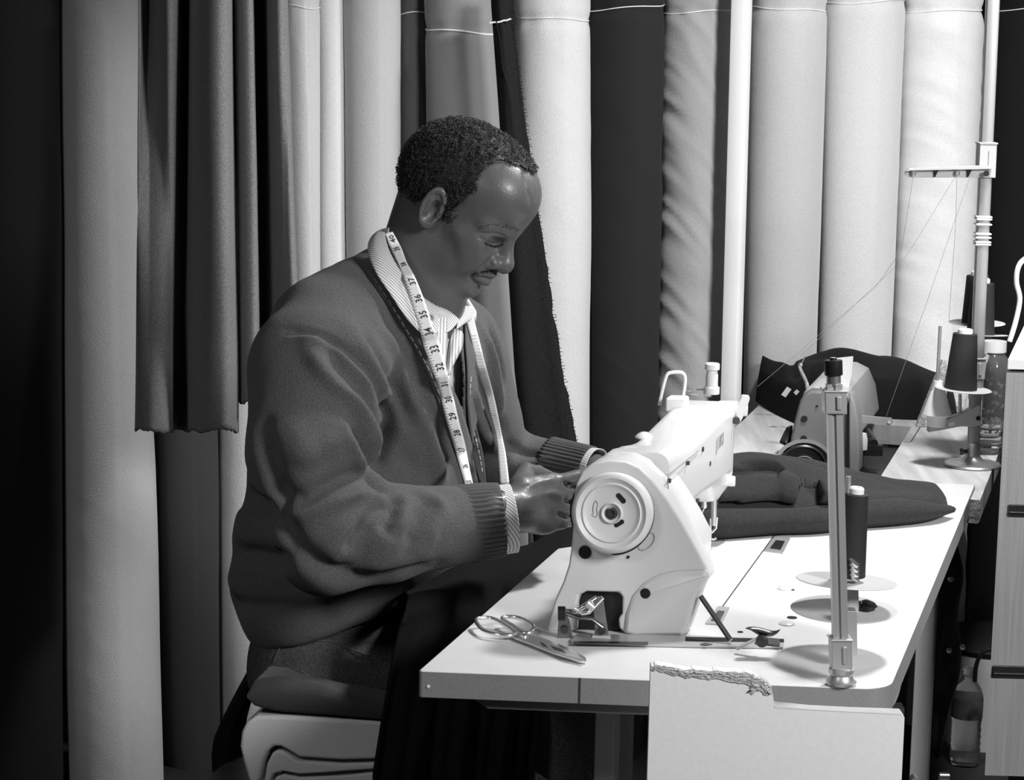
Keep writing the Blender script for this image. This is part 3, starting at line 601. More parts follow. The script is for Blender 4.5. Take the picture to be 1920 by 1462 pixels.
# second machine, seen from its hand wheel end
m2o = at(1545, 880, 4.28); m2o[2] = .70
m2 = thing('sewing_machine', m2o, 'grey older sewing machine let into the wood topped table at the back', 'sewing machine')
greym = mat('enamel_grey', .13, .4); greyt = mat('enamel_grey_light', .24, .4)
q2 = lambda px, py, Y=4.28: tuple(at(px, py, Y)[[0, 2]])
body = [(1478, 850), (1482, 820), (1490, 785), (1499, 752), (1508, 738), (1520, 730), (1560, 733), (1582, 742), (1592, 760), (1600, 790), (1606, 830), (1608, 870), (1608, 892), (1480, 892)]
m = MB(); m.prism([q2(*p) for p in body], TV*.10, o=(0, 4.28, 0)); m.build('end_cover', greym, m2, bevel=.008, seg=3)
m = MB(); m.prism([q2(*p) for p in ((1500, 765), (1510, 738), (1522, 728), (1566, 730), (1590, 742), (1604, 775), (1612, 830), (1600, 830), (1500, 830))], TV*.34, o=(0, 4.30, 0)); m.build('arm', mat('enamel_pale', .38, .4), m2, bevel=.008, seg=3)
m = MB(); m.prism([q2(1594+a, 800+b, 4.26) for a, b in ((0, -60), (8, -50), (16, -10), (18, 60), (16, 90), (-2, 90), (-2, -50))], TV*.06, o=(0, 4.265, 0)); m.build('side_cover', greyt, m2, bevel=.005)
m = MB()
for px, py in ((1508, 785), (1507, 822)): m.lathe([(.0058, 0), (.0058, .002)], at(px, py, 4.279), d=(0, -1, 0), n=20)
m.lathe([(.002, 0), (.002, .002)], at(1532, 761, 4.279), d=(0, -1, 0), n=10); build_split(m, 'cover_hole', mat('hole_black', .01), m2)
hc = at(1505, 878, 4.25)
m = MB(); m.lathe([(.043, -.0), (.0435, .012), (.040, .014), (.038, .006), (.026, .004), (.024, .012), (.012, .012), (.0001, .012)], hc, d=unit(V3(.02, -1, .12)), n=64); m.build('hand_wheel', mat('wheel_black', .012, .3), m2)
m = MB(); m.tube([hc+V3(math.cos(t)*.0245, -.013, math.sin(t)*.0245) for t in np.linspace(0, 2*math.pi, 40, endpoint=False)], .0006, 6, closed=True); m.build('wheel_ring', chrome, m2)
m = MB(); m.rings([[at(1508+(51+k)*math.cos(t), 876-(46+k)*math.sin(t), Yk) for k in (0, 7) for t in (np.linspace(.15, 3.0, 24) if k == 0 else np.linspace(3.0, .15, 24))] for Yk in (4.262, 4.30)]); m.build('wheel_guard', greyt, m2, smooth=50)
part('thread_guide', lambda m: (m.tube(spline([at(*p, 4.36) for p in ((1515, 736), (1512, 716), (1503, 697), (1500, 686), (1503, 682))], 5), .0036, 10), m.tube([at(1502, 685, 4.36), at(1505, 676, 4.36), at(1510, 668, 4.36)], .0012, 6)), chrome, m2)
part('tab_plate', lambda m: m.prism([q2(*p, 4.36) for p in ((1562, 672), (1600, 668), (1597, 700), (1590, 732), (1572, 732))], (0, .003, 0), o=(0, 4.36, 0)), mat('cap_white', .6), m2)
part('lift_lever', lambda m: m.prism([q2(*p, 4.36) for p in ((1606, 778), (1660, 783), (1672, 784), (1675, 791), (1670, 797), (1606, 792))], (0, .006, 0), o=(0, 4.36, 0)), mat('enamel_mid', .3, .4), m2)
part('lever_hole', lambda m: m.lathe([(.003, 0), (.003, .002)], at(1667, 791, 4.359), d=(0, -1, 0), n=12), mat('cap_white', .6), m2)
part('spool_cap', lambda m: (m.lathe([(.006, 0), (.007, .012), (.001, .013)], at(1530, 722, 4.4), n=16, d=unit(V3(.8, 0, .6)))), mat('cap_white', .6), m2)
part('oil_cup', lambda m: m.lathe([(.012, 0), (.012, .02), (.009, .03), (.0001, .03)], at(1614, 842, 4.34), n=20), mat('cap_white', .6), m2)
part('belt_guard', lambda m: m.tube([at(1468, 830, 4.3), at(1480, 800, 4.32), at(1476, 850, 4.3)], .007, 8), mat('winder_dark', .03), m2)
part('thread_tension', lambda m: m.tube([at(1625, 810, 4.42), at(1638, 832, 4.36)], .009, 8), mat('winder_dark', .03), m2)
part('catch', lambda m: m.box(at(1636, 843, 4.36), (.035, .02, .02)), mat('winder_dark', .03), m2)

# ================================================================ tall thread stand on the wooden table
pb = atz(1823, 872, WZ+.001); tw = thing('thread_stand', pb, 'tall grey thread stand with a round flange foot on the wood topped table', 'thread stand')
gp = mat('pole_grey', .30, .4, .5)
m = MB(); m.lathe([(.050, 0), (.051, .002), (.049, .0045), (.028, .006), (.020, .010), (.0135, .017), (.0125, .020), (.0125, .042), (.0001, .042)], pb, n=48); m.build('base', mat('flange_steel', .5, .35, .8), tw)
m = MB(); m.tube([pb+V3(-.012, -.005, .026), pb+V3(-.022, -.008, .026)], .004, 10); m.lathe([(.006, 0), (.006, .006)], pb+V3(-.020, -.008, .026), d=(-1, 0, 0), n=12); m.build('set_screw', darkst, tw)
tt_ = at(1864, -60, pb[1]); pd = unit(tt_-pb)
def onp(py, dx=0, dy=0):   # point on the pole seen at height py
    z0, z1 = 0., 3.
    for _ in range(40):
        zm = (z0+z1)/2; p = pb+pd*zm; d = p-CP; y = 731-F*(d@cup)/(d@fw)
        if y > py: z0 = zm
        else: z1 = zm
    return pb+pd*z0+V3(dx, dy, 0)
m = MB(); m.rings([[p+V3(x, y, 0) for x, y in rrect(-w, -w, w, w, .003, 2)] for p, w in ((pb+Z*.03, .0098), (onp(750), .0098), (onp(749), .0108), (onp(300), .0108), (tt_, .0112))]); m.build('pole', gp, tw, smooth=30)
clampm('clamp', onp(300, 0, -.002), .060, .030, mat('plastic_grey', .38, .5), tw, pd)
A0 = onp(322)[1]-.018; aa = lambda px, py: tuple(at(px, py, A0)[[0, 2]])
m = MB(); m.prism([aa(*p) for p in ((1858, 318), (1858, 333), (1705, 333), (1697, 328), (1697, 321), (1703, 316), (1830, 311), (1858, 311))], (0, .004, 0), o=(0, A0, 0)); m.prism([aa(*p) for p in ((1858, 316), (1705, 319), (1697, 321), (1703, 315), (1830, 310), (1858, 311))], (0, -.012, 0), o=(0, A0, 0)); arm2 = m.build('guide_arm', mat('plastic_grey', .5), tw, bevel=.0006)
m = MB()
for px in (1712, 1794): m.lathe([(.0048, 0), (.0048, .006), (.0025, .008), (.0001, .008)], at(px, 324, A0-.001), d=(0, -1, 0), n=16)
build_split(m, 'guide_screw', chrome, tw)
m = MB(); 
for px in (1756, 1818): m.prism([aa(px-5, 318), aa(px+3, 318), aa(px-4, 332)], (0, -.006, 0), o=(0, A0, 0))
build_split(m, 'guide_slot', mat('hole_black', .01), tw); m = MB(); m.lathe([(.005, 0), (.005, .003)], at(1849, 325, A0-.012), d=(0, -1, 0), n=16); m.build('clamp_hole', mat('hole_black', .01), tw)
for k, py in enumerate((408, 414, 424, 440, 445, 453, 459)):
    c = onp(py); m = MB(); m.rings([[c+V3(x*w, y*w, dz+.002*math.sin(k)) for x, y in ((-1, -1), (1, -1), (1, 1), (-1, 1))] for w, dz in ((.0112, 0), (.0138, .001), (.0138, .003), (.0112, .004))]); m.build('wire_wrap', mat('wire_white', .8, .4), tw, bevel=.0005)
lowc = onp(805); clampm('clamp', onp(690), .036, .026, mat('plastic_grey', .5), tw, pd)
B0 = lowc[1]-.014; bb = lambda px, py: tuple(at(px, py, B0)[[0, 2]])
m = MB(); m.prism([bb(*p) for p in ((1839, 757), (1840, 797), (1820, 800), (1800, 800), (1770, 806), (1740, 811), (1745, 792), (1772, 786), (1800, 777), (1815, 769))], (0, .022, 0), o=(0, B0, 0)); m.build('lower_arm', mat('plastic_grey', .5), tw, bevel=.0025, seg=3)
m = MB(); m.prism([bb(*p) for p in ((1778, 793), (1789, 790), (1791, 797), (1780, 800))], (0, -.0006, 0), o=(0, B0, 0)); m.build('arm_sticker', mat('cap_white', .6), tw, smooth=0)
m = MB(); m.lathe([(.004, 0), (.004, .002)], at(1834, 784, B0), d=(0, -1, 0), n=14); m.build('arm_hole', mat('hole_black', .01), tw)
rodm('tray_rod', at(1800, 775, lowc[1]), at(1800, 738, lowc[1]), .003, steel, tw)
Yp = lowc[1]; p1 = at(1806, 730, Yp-.03)
disc('tray', p1, .0500, unit(V3(.05, 0, 1)), wm, tw); disc('tray', at(1843, 629, Yp+.05), .045, unit(V3(0, .1, 1)), wm, tw); disc('tray', at(1832, 606, Yp+.09), .051, Z, wm, tw)
spool(at(1801, 728, Yp-.03), .0290, .0212, .098, unit(V3(.035, 0, 1)), 'wide black thread spool in front of the tall pole, on the lowest white tray')
spool(at(1838, 628, Yp+.05), .0250, .0200, .094, Z, 'black thread spool directly behind the tall pole, on a white tray above the jar')
spool(at(1829, 604, Yp+.09), .0250, .0200, .085, Z, 'black thread spool mostly hidden, rearmost behind the tall pole')
m = MB(); fn_ = at(1757, 780, Yp-.01); m.lathe([(.0245, 0), (.026, .0015), (.013, .042), (.0095, .048), (.0085, .062), (.0001, .062)], at(1757, 778, Yp-.01), n=36); m.lathe([(.017, -.02), (.018, 0)], at(1757, 778, Yp-.01), n=30)
o = m.build('cone_adapter', mat('plastic_milky', .85, .5), tw); rodm('spindle', at(1757, 722, Yp-.01), at(1763, 611, Yp-.01), .0030, mat('spindle_grey', .4), tw)
# fine threads running from the guide arm
m = MB()
for q in (((1712, 333), (1690, 470), (1640, 540), (1420, 725)), ((1790, 333), (1700, 480), (1500, 668)), ((1794, 333), (1792, 420), (1779, 604)), ((1818, 333), (1740, 560), (1660, 785))):
    m.tube([at(*p, 4.1+.05*i) for i, p in enumerate(q)], .00035, 4)
tag(m.build('sewing_threads', mat('thread_grey', .3, .6)), 'fine threads running down from the guide arm of the tall thread stand', 'thread', kind='stuff')

# jar, glass dishes, printed card and magazine beside the tall stand
glass = mat('glass', .95, .04, trans=.95, ior=1.3)
c = atz(1852, 800, WZ); c = at(1858, 772, 4.42); c[2] = WZ+.001; cj = c.copy()
jar = thing('glass_jar', cj, 'glass jar of dark odds and ends with a white lid behind the tall pole', 'jar')
zj = at(1858, 640, 4.42)[2]-WZ
m = MB(); m.lathe([(.001, 0), (.030, 0), (.033, .006), (.033, zj*.68), (.028, zj*.83), (.0205, zj*.88), (.0205, zj*.92), (.018, zj*.92), (.018, zj*.87), (.025, zj*.80), (.030, zj*.66), (.030, .008), (.001, .006)], cj, n=40, caps=False); m.build('glass_body', glass, jar)
m = MB(); m.lathe([(.0225, zj*.90), (.0225, zj*1.0), (.0001, zj*1.0)], cj, n=36); m.build('lid', mat('cap_white', .6), jar)
m = MB()
for k in range(46):
    a = random.uniform(0, 6.28); r = .024*math.sqrt(random.random()); p = cj+V3(r*math.cos(a), r*math.sin(a), .012+random.random()*zj*.6); m.lathe([(.0001, 0), (.004, .0006), (.0045, .002), (.0001, .003)], p, d=V3(random.uniform(-1, 1), random.uniform(-1, 1), .4), n=10)
tag(m.build('buttons', mat('button_mix', .2, .4, var=(90, .9))), 'loose dark buttons filling the glass jar', 'buttons', kind='stuff')
c = at(1848, 842, 4.36); c[2] = WZ+.0012; zs = .0
for k in range(4):
    m = MB(); m.lathe([(.0001, .001), (.022, .001), (.027, .004), (.030, .013), (.0292, .013), (.026, .005), (.021, .0025), (.0001, .0025)], c+V3(0.004*(k % 2), 0, k*.0145), n=40, caps=False)
    tag(m.build('glass_dish', glass), ['lowest', 'second from the bottom', 'second from the top', 'topmost'][k]+' of four small clear dishes stacked beside the tall stand', 'dish', 'stacked clear dishes')
z0 = WZ+.002
mg = thing('magazine', atz(1762, 745, z0), 'folded magazine lying behind the white thread cone on the wooden table', 'magazine')
P = [atz(*p, z0) for p in ((1716, 722), (1755, 716), (1812, 752), (1806, 776), (1775, 768))]
for i, (nm, mt_) in enumerate((('pages', mat('paper_white', .85)), ('cover', mat('magazine_cover', .5, .3, var=(35, .5))))):
    m = MB(); off = .001+i*.010; t = .010 if i == 0 else .001; n = len(P); m.add([p+Z*off*(1-i*0) for p in P]+[p+Z*(off+t) for p in P], [tuple(range(n)), tuple(range(2*n-1, n-1, -1))]+[(i_, (i_+1) % n, (i_+1) % n+n, i_+n) for i_ in range(n)]); m.build(nm, mt_, mg)
m = MB(); m.prism([(at(x, y, 4.62)[0], at(x, y, 4.62)[2] if y < 700 else WZ+.001) for x, y in ((1722, 740), (1768, 676), (1775, 676), (1778, 740))], (0, .02, 0), o=(0, 4.62, 0))
tag(m.build('printed_card', mat('card_print', .5, .6, var=(170, .5))), 'small speckled folded card standing behind the white thread cone', 'card')

# ================================================================ cabinet on the right
KY = 3.72; kp = at(1869, 1060, KY); kt = at(1883, 673, KY)[2]; kb = at(1857, 1452, KY)[2]
KU = unit(V3(1, -.02, 0)); KF = frame((kp[0]-.001, KY, 0), KU, TV, Z)
cab = thing('drawer_cabinet', kp*[1, 1, 0]+V3(.25, .25, 0), 'pale wood grain drawer cabinet with black handles at the right edge of the picture', 'cabinet')
kw = .5; kd = .42; grain = mat('grain_laminate', .36, .5, bump=(200, .15)); nt = grain.node_tree
tcn = nt.nodes.new('ShaderNodeTexCoord'); mp = nt.nodes.new('ShaderNodeMapping'); mp.inputs['Scale'].default_value = (260, 60, 7)
nz_ = nt.nodes.new('ShaderNodeTexNoise'); nz_.inputs['Scale'].default_value = 1.; nz_.inputs['Detail'].default_value = 3; cr = nt.nodes.new('ShaderNodeMapRange'); cr.inputs[1].default_value = .3; cr.inputs[2].default_value = .7; cr.inputs[3].default_value = .25; cr.inputs[4].default_value = .31
nt.links.new(tcn.outputs['Object'], mp.inputs[0]); nt.links.new(mp.outputs[0], nz_.inputs['Vector']); nt.links.new(nz_.outputs['Fac'], cr.inputs[0]); nt.links.new(cr.outputs[0], nt.nodes['Principled BSDF'].inputs['Base Color'])
m = MB(KF); m.box((kw/2+.002, kd/2+.012, (kt+kb)/2-.004), (kw-.004, kd, kt-kb-.01)); m.build('body', grain, cab)
m = MB(KF); m.box((kw/2+.001, kd/2+.004, kt-.008), (kw, kd+.01, .016)); m.build('top_panel', mat('cabinet_top', .72, .4), cab, bevel=.001)
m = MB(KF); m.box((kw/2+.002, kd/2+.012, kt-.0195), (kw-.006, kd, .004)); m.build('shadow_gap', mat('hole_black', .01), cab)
zz_ = [kt-.022, at(1880, 958, KY)[2]-.03, at(1880, 1257, KY)[2]-.03, kb]
for i in range(3):
    zh, zl = zz_[i], zz_[i+1]
    m = MB(KF); m.box((kw/2, .004, (zh+zl)/2), (kw, .016, zh-zl)); d_ = m.build('drawer', grain, cab)
    if i < 2:
        hz = at(1900, 955 if i == 0 else 1257, KY)[2]; hx = at(1893 if i == 0 else 1880, 955, KY)[0]-kp[0]
        m = MB(KF); m.box((hx+.09, -.006, hz), (.18, .006, .019)); m.box((hx+.09, -.010, hz-.003), (.178, .004, .003)); m.build('handle', blackp, d_, bevel=.001)
m = MB(KF)
for u, v in ((.05, .05), (kw-.05, .05), (.05, kd-.04), (kw-.05, kd-.04)): m.box((u, v+.02, kb/2), (.03, .03, kb))
build_split(m, 'foot', mat('leg_dark', .05), cab)
m = MB(); m.tube(spline([at(*p, 3.96) for p in ((1893, 640), (1905, 600), (1912, 560), (1906, 530), (1908, 505), (1918, 488), (1940, 480), (1965, 500), (1972, 560), (1975, 640))], 6), .0042, 10)
tag(m.build('wire_loop', mat('wire_white', .8)), 'white wire loop standing on top of the drawer cabinet', 'wire')

# ================================================================ under and beside the tables on the right
st_ = thing('pail', at(1845, 1340, 4.95)*[1, 1, 0], 'white bucket with a black lid on the floor between the bolts and the cabinet', 'bucket')
c = at(1845, 1300, 4.95); zt_ = at(1845, 1200, 4.95)[2]; zb_ = 0
m = MB(); m.lathe([(.10, 0), (.118, zt_-.06), (.125, zt_-.02), (.125, zt_-.012), (.0001, zt_-.012)], (c[0]+.02, 4.98, 0), n=44); m.build('body', mat('pail_white', .85, .5), st_)
m = MB(); m.lathe([(.126, zt_-.016), (.128, zt_-.006), (.11, zt_+.006), (.0001, zt_+.01)], (c[0]+.02, 4.98, 0), n=44); m.build('lid', mat('lid_black', .012, .6), st_)
bt = atz(1808, 1432, 0.0); Yb = bt[1]; hb = at(1808, 1256, Yb)[2]
bot = thing('water_bottle', bt, 'clear plastic water bottle standing on the floor beside the cabinet', 'bottle')
pr = [(.001, .0), (.026, 0), (.030, .006)]+[(.0305+(.0012 if i % 2 else -.0008), .012+i*.0068) for i in range(11)]+[(.032, .095), (.032, .14), (.031, .146), (.026, .158), (.017, .172), (.0125, .178), (.0125, .190)]
k = hb/.192; m = MB(); m.lathe([(r*1.0, h*k) for r, h in pr], bt, n=44, caps=False); m.build('bottle_body', mat('clear_plastic', .9, .08, trans=.9, ior=1.25), bot)
m = MB(); m.lathe([(.0325, .098*k), (.0325, .138*k)], bt, n=44, caps=False); m.build('label', mat('label_grey', .12, .5, var=(60, .3)), bot)
m = MB(); m.lathe([(.0138, .182*k), (.0138, .196*k), (.0001, .196*k)], bt, n=28); m.build('cap', mat('clear_plastic', .9), bot)
# black leather jacket hanging beside the white table
rows = []
for i, (y, xl, xr) in enumerate(((996, 1776, 1790), (1030, 1762, 1797), (1065, 1745, 1806), (1090, 1740, 1805), (1120, 1735, 1799), (1150, 1732, 1797), (1185, 1732, 1800), (1220, 1732, 1804), (1250, 1735, 1800), (1280, 1738, 1795), (1320, 1738, 1778), (1370, 1738, 1768), (1420, 1738, 1764))):
    a, b = at(xl, y, 4.42), at(xr, y, 4.42); c = (a+b)/2; h = (b-a)/2
    rows.append([c+h*math.cos(t)*(1+.05*math.sin(3*t+i))+V3(0, .035*math.sin(t)*(1+.35*math.sin(2*t+i*.9)), 0) for t in np.linspace(0, 2*math.pi, 24, endpoint=False)])
m = MB(); m.rings(rows); jk = m.build('leather_jacket', mat('black_leather', .022, .38, spec=.6, bump=(45, .5, 4)), smooth=180, sub=1); tag(jk, 'black studded leather jacket hanging below the end of the wood topped table', 'jacket')
m = MB()
for px, py in ((1783, 1086), (1779, 1219), (1804, 1213)): m.lathe([(.006, 0), (.005, .003), (.0001, .004)], at(px, py, 4.375), d=(0, -1, .1), n=16)
build_split(m, 'stud', chrome, jk)
m = MB(); m.tube(spline([at(*p, 4.7) for p in ((1828, 1278), (1830, 1250), (1838, 1228), (1850, 1219), (1866, 1220), (1885, 1240))], 6), .0045, 8); tag(m.build('cable', blackp), 'black cable looping up behind the water bottle', 'cable')
m = MB(); m.tube(spline([at(*p, 3.2) for p in ((1676, 1228), (1683, 1250), (1684, 1280), (1676, 1310), (1660, 1340), (1650, 1400))], 6), .0042, 10); tag(m.build('hose', mat('hose_grey', .35, .4)), 'pale flexible hose hanging below the right edge of the white table', 'hose')
m = MB(); m.tube([at(*p, 2.92) for p in ((1632, 1312), (1640, 1305), (1650, 1308))], .004, 8); m.lathe([(.007, 0), (.007, .006)], at(1644, 1303, 2.92), d=(.3, -1, 0), n=6); m.build('edge_bolt', chrome, table)

# ================================================================ cloth heaps
def heap(near, far, z0, hf, name, lab, v, nu=90, nv=44, under=.001, cat='cloth', rough=None):
    """cloth lying on a surface: outline from two pixel polylines on the plane z0, hf(s,t)->height"""
    def rs(pl, n):
        pl = np.array(spline([(*p, 0) for p in pl], 8))[:, :2]; d = np.r_[0, np.cumsum(np.hypot(*np.diff(pl, axis=0).T))]; u = np.linspace(0, d[-1], n); return np.stack([np.interp(u, d, pl[:, 0]), np.interp(u, d, pl[:, 1])], 1)
    a = rs(near, nu); b = rs(far, nu); A = [atz(*p, z0) for p in a]; B = [atz(*p, z0) for p in b]; rows = []
    for j in range(nv):
        t = j/(nv-1); rows.append([A[i]+(B[i]-A[i])*t+Z*(under+hf(i/(nu-1), t)) for i in range(nu)])
    low = [[A[i]+(B[i]-A[i])*t+Z*under*.5 for i in range(nu)] for t in (1, .5, 0)]
    allr = rows+low; m = MB(); vs = [p for r in allr for p in r]; R_ = len(allr)
    fs = [(i*nu+j, i*nu+j+1, ((i+1) % R_)*nu+j+1, ((i+1) % R_)*nu+j) for i in range(R_) for j in range(nu-1)]
    fs += [tuple(i*nu for i in range(R_)), tuple(i*nu+nu-1 for i in range(R_-1, -1, -1))]
    m.add(vs, fs); o = m.build(name, cloth('cloth_v%d' % int(v*1000), v, .35, .2), smooth=80); return tag(o, lab, cat)
ed = lambda s, t, e=.06: min(1, min(s, 1-s)/e)**.5*min(1, min(t, 1-t)/.07)**.5
def h1(s, t):
    n = vnoise(np.array([[s*5, t*3, 2.]]))[0]; n2 = vnoise(np.array([[s*13, t*6, 5.]]))[0]
    r = .018+.022*abs(math.sin(t*7+s*2.2))**.6*(.6+.4*math.sin(s*5))+.008*n+.003*n2+.030*math.exp(-((t-.72)/.16)**2)*(1-s)**.5+.020*math.exp(-((t-.2)/.15)**2)
    return max(.002, r)*ed(s, t)
nearl = [(1303, 1000), (1330, 1011), (1400, 1007), (1452, 1003), (1530, 1000), (1600, 991), (1680, 985), (1745, 977), (1776, 962)]
farl = [(1310, 930), (1350, 905), (1390, 893), (1450, 893), (1530, 905), (1600, 915), (1680, 925), (1740, 932), (1778, 950)]
cl1 = heap(nearl, farl, .7515, h1, 'black_trousers', 'dark garment being sewn, spread on the white table beyond the machine needle', .030)
def h2(s, t):
    n = vnoise(np.array([[s*4+9, t*3, 4.]]))[0]
    return max(.002, .055+.055*math.sin(math.pi*min(1, s*1.0+.12))*math.sin(math.pi*(.12+.86*t))+.02*n+.008*math.sin(t*12+s*6))*ed(s, t, .05)
cl2 = heap([(1480, 770), (1560, 776), (1640, 783), (1742, 787), (1796, 783)], [(1466, 742), (1530, 738), (1600, 733), (1660, 728), (1720, 738), (1782, 762)], WZ+.001, h2, 'folded_dark_cloth', 'thick folded dark cloth on the wood topped table behind the second machine', .014)
def h3(s, t):
    n = vnoise(np.array([[s*4+3, t*3, 8.]]))[0]; return max(.002, .035+.05*math.sin(math.pi*(.15+.7*t))+.014*n)*ed(s, t, .08)
cl3 = heap([(1416, 752), (1450, 774), (1500, 798)], [(1425, 735), (1480, 752), (1540, 765)], WZ+.001, h3, 'crumpled_black_garment', 'crumpled black garment with white labels left of the second machine', .008)
m = MB(); Yg = 4.55
for q in (((1465, 740), (1476, 725), (1484, 730), (1473, 745)), ((1488, 736), (1494, 730), (1499, 734), (1493, 741))): m.prism([tuple(at(*p, Yg)[[0, 2]]) for p in q], (0, .002, 0), o=(0, Yg, 0))
[x.__setitem__('label', 'white care label') for x in build_split(m, 'care_label', mat('cap_white', .6), cl3)]
# ================================================================ implicit surfaces
def ell(P, c, A, r):
    q = (P-c)@np.array(A).T; r = np.array(r, float); a = q/r; k0 = np.sqrt((a*a).sum(1)); b = a/r; k1 = np.sqrt((b*b).sum(1)); return k0*(k0-1)/np.maximum(k1, 1e-9)
def cap(P, a, b, r1, r2):
    a = np.array(a); d = np.array(b)-a; t = np.clip(((P-a)@d)/(d@d), 0, 1); q = P-a-t[:, None]*d; return np.sqrt((q*q).sum(1))-(r1+(r2-r1)*t)
def ecap(P, a, b, r1, r2, n, k):
    """capsule flattened by factor k along direction n"""
    n = unit(n); a = np.array(a); d = np.array(b)-a; t = np.clip(((P-a)@d)/(d@d), 0, 1); q = P-a-t[:, None]*d; q = q+np.outer((q@n)*(1/k-1), n); return (np.sqrt((q*q).sum(1))-(r1+(r2-r1)*t))*min(1, k*1.2)
def smin(a, b, k): h = np.clip(.5+.5*(b-a)/k, 0, 1); return b+(a-b)*h-k*h*(1-h)
def smax(a, b, k): return -smin(-a, -b, k)
def surfnet(fn, lo, hi, h, B=8):
    lo = np.array(lo, float); n = np.ceil((np.array(hi)-lo)/(h*B)).astype(int)
    g = np.stack(np.meshgrid(*[np.arange(k) for k in n], indexing='ij'), -1).reshape(-1, 3)
    c = lo+(g+.5)*h*B; d = fn(c); g = g[np.abs(d) < h*B*1.25]
    o = np.stack(np.meshgrid(*[np.arange(B+1)]*3, indexing='ij'), -1); keys = []; pos = []; edges = {0: [], 1: [], 2: []}
    STR = (n*B+2).astype(np.int64); key = lambda q: (q[..., 0]*STR[1]+q[..., 1])*STR[2]+q[..., 2]
    for s in range(0, len(g), 1500):
        gg = g[s:s+1500]; idx = gg[:, None, None, None, :]*B+o[None]; P = lo+idx*h
        D = fn(P.reshape(-1, 3)).reshape(P.shape[:-1])
        ins = D < 0; cnt = np.zeros(D[:, 1:, 1:, 1:].shape, int); sl = [slice(0, B), slice(1, B+1)]
        for i in (0, 1):
            for j in (0, 1):
                for k in (0, 1): cnt += ins[:, sl[i], sl[j], sl[k]]
        act = (cnt > 0) & (cnt < 8)
        if not act.any(): continue
        acc = np.zeros(act.shape+(3,)); w = np.zeros(act.shape)
        for ax in range(3):
            for i in (0, 1):
                for j in (0, 1):
                    off = [0, 0, 0]; oth = [a for a in range(3) if a != ax]; off[oth[0]] = i; off[oth[1]] = j; of2 = list(off); of2[ax] = 1
                    a = D[:, sl[off[0]], sl[off[1]], sl[off[2]]]; b = D[:, sl[of2[0]], sl[of2[1]], sl[of2[2]]]; cr_ = (a < 0) != (b < 0); t = np.where(cr_, a/np.where(a == b, 1, a-b), 0)
                    pt = np.zeros(acc.shape); pt[..., ax] = t; pt[..., oth[0]] = i; pt[..., oth[1]] = j; acc += pt*cr_[..., None]; w += cr_
        base = idx[:, :B, :B, :B, :]; p = (base+acc/np.maximum(w, 1)[..., None])*h+lo
        keys.append(key(base)[act]); pos.append(p[act])
        for ax in range(3):
            q = [slice(0, B)]*3; q2 = list(q); q2[ax] = slice(1, B+1); a = D[(slice(None), *q)]; b = D[(slice(None), *q2)]; e = (a < 0) != (b < 0); bb = base[e]
            edges[ax].append(np.c_[bb, (a[e] < 0)[:, None]])
    keys = np.concatenate(keys); pos = np.concatenate(pos); keys, u = np.unique(keys, return_index=True); pos = pos[u]; fs = []
    for ax in range(3):
        E_ = np.concatenate(edges[ax]); b = E_[:, :3]; fl = E_[:, 3].astype(bool); o1, o2 = [(1, 2), (2, 0), (0, 1)][ax]
        d1 = np.zeros(3, int); d1[o1] = 1; d2 = np.zeros(3, int); d2[o2] = 1
        ks = np.stack([key(b), key(b-d1), key(b-d1-d2), key(b-d2)], 1); ix = np.searchsorted(keys, ks); ix = np.clip(ix, 0, len(keys)-1); ok = (keys[ix] == ks).all(1)
        f = ix[ok]; ff = fl[ok]; f[~ff] = f[~ff][:, ::-1]; fs.append(f)
    return pos, np.unique(np.concatenate(fs), axis=0) if False else np.concatenate(fs)
def vnormals(v, f):
    n = np.zeros_like(v); a = v[f[:, 2]]-v[f[:, 0]]; b = v[f[:, 3]]-v[f[:, 1]]; c = np.cross(a, b)
    for k in range(4): np.add.at(n, f[:, k], c)
    return n/np.maximum(np.linalg.norm(n, axis=1), 1e-12)[:, None]
def relax(v, f, it=1, lam=.5):
    for _ in range(it):
        s = np.zeros_like(v); c = np.zeros(len(v))
        for k in range(4):
            for l in (1, 3): np.add.at(s, f[:, k], v[f[:, (k+l) % 4]]); np.add.at(c, f[:, k], 1)
        v = v+(s/np.maximum(c, 1)[:, None]-v)*lam
    return v
def bvh_of(v, f): return BVHTree.FromPolygons([tuple(p) for p in v], [tuple(int(i) for i in q) for q in f])
def hit(bv, px, py):
    r = unit(ray(px, py)); h = bv.ray_cast(Vector(CP), Vector(r)); return (V3(*h[0]), V3(*h[1])) if h[0] is not None else (None, None)
def stroke3(bv, pts, n=5):
    out = []
    for p in spline([(*q[:2], 0) for q in pts], n):
        h, _ = hit(bv, p[0], p[1])
        if h is not None: out.append(h)
    return out
def segdist(P, pl):
    d = np.full(len(P), 1e9)
    for a, b in zip(pl[:-1], pl[1:]):
        ab = b-a; L = ab@ab
        t = np.clip(((P-a)@ab)/L, 0, 1) if L > 1e-12 else np.zeros(len(P)); q = P-a-t[:, None]*ab; d = np.minimum(d, (q*q).sum(1))
    return np.sqrt(d)
def sculpt(v, f, strokes, norm=None):
    """strokes: (pixel polyline, width, height). Finds each line on the surface and raises or sinks the surface round it"""
    bv = bvh_of(v, f); n = vnormals(v, f); out = np.zeros(len(v))
    for pts, w, h in strokes:
        pl = stroke3(bv, pts)
        if len(pl) < 2: continue
        lo = np.min(pl, 0)-3*w; hi = np.max(pl, 0)+3*w; m = ((v > lo) & (v < hi)).all(1)
        d = segdist(v[m], pl); ends = np.minimum(np.linalg.norm(v[m]-pl[0], axis=1), np.linalg.norm(v[m]-pl[-1], axis=1))
        out[m] += h*np.exp(-(d/w)**2)*np.clip(.35+ends/(3*w), 0, 1)
    return v+n*out[:, None]
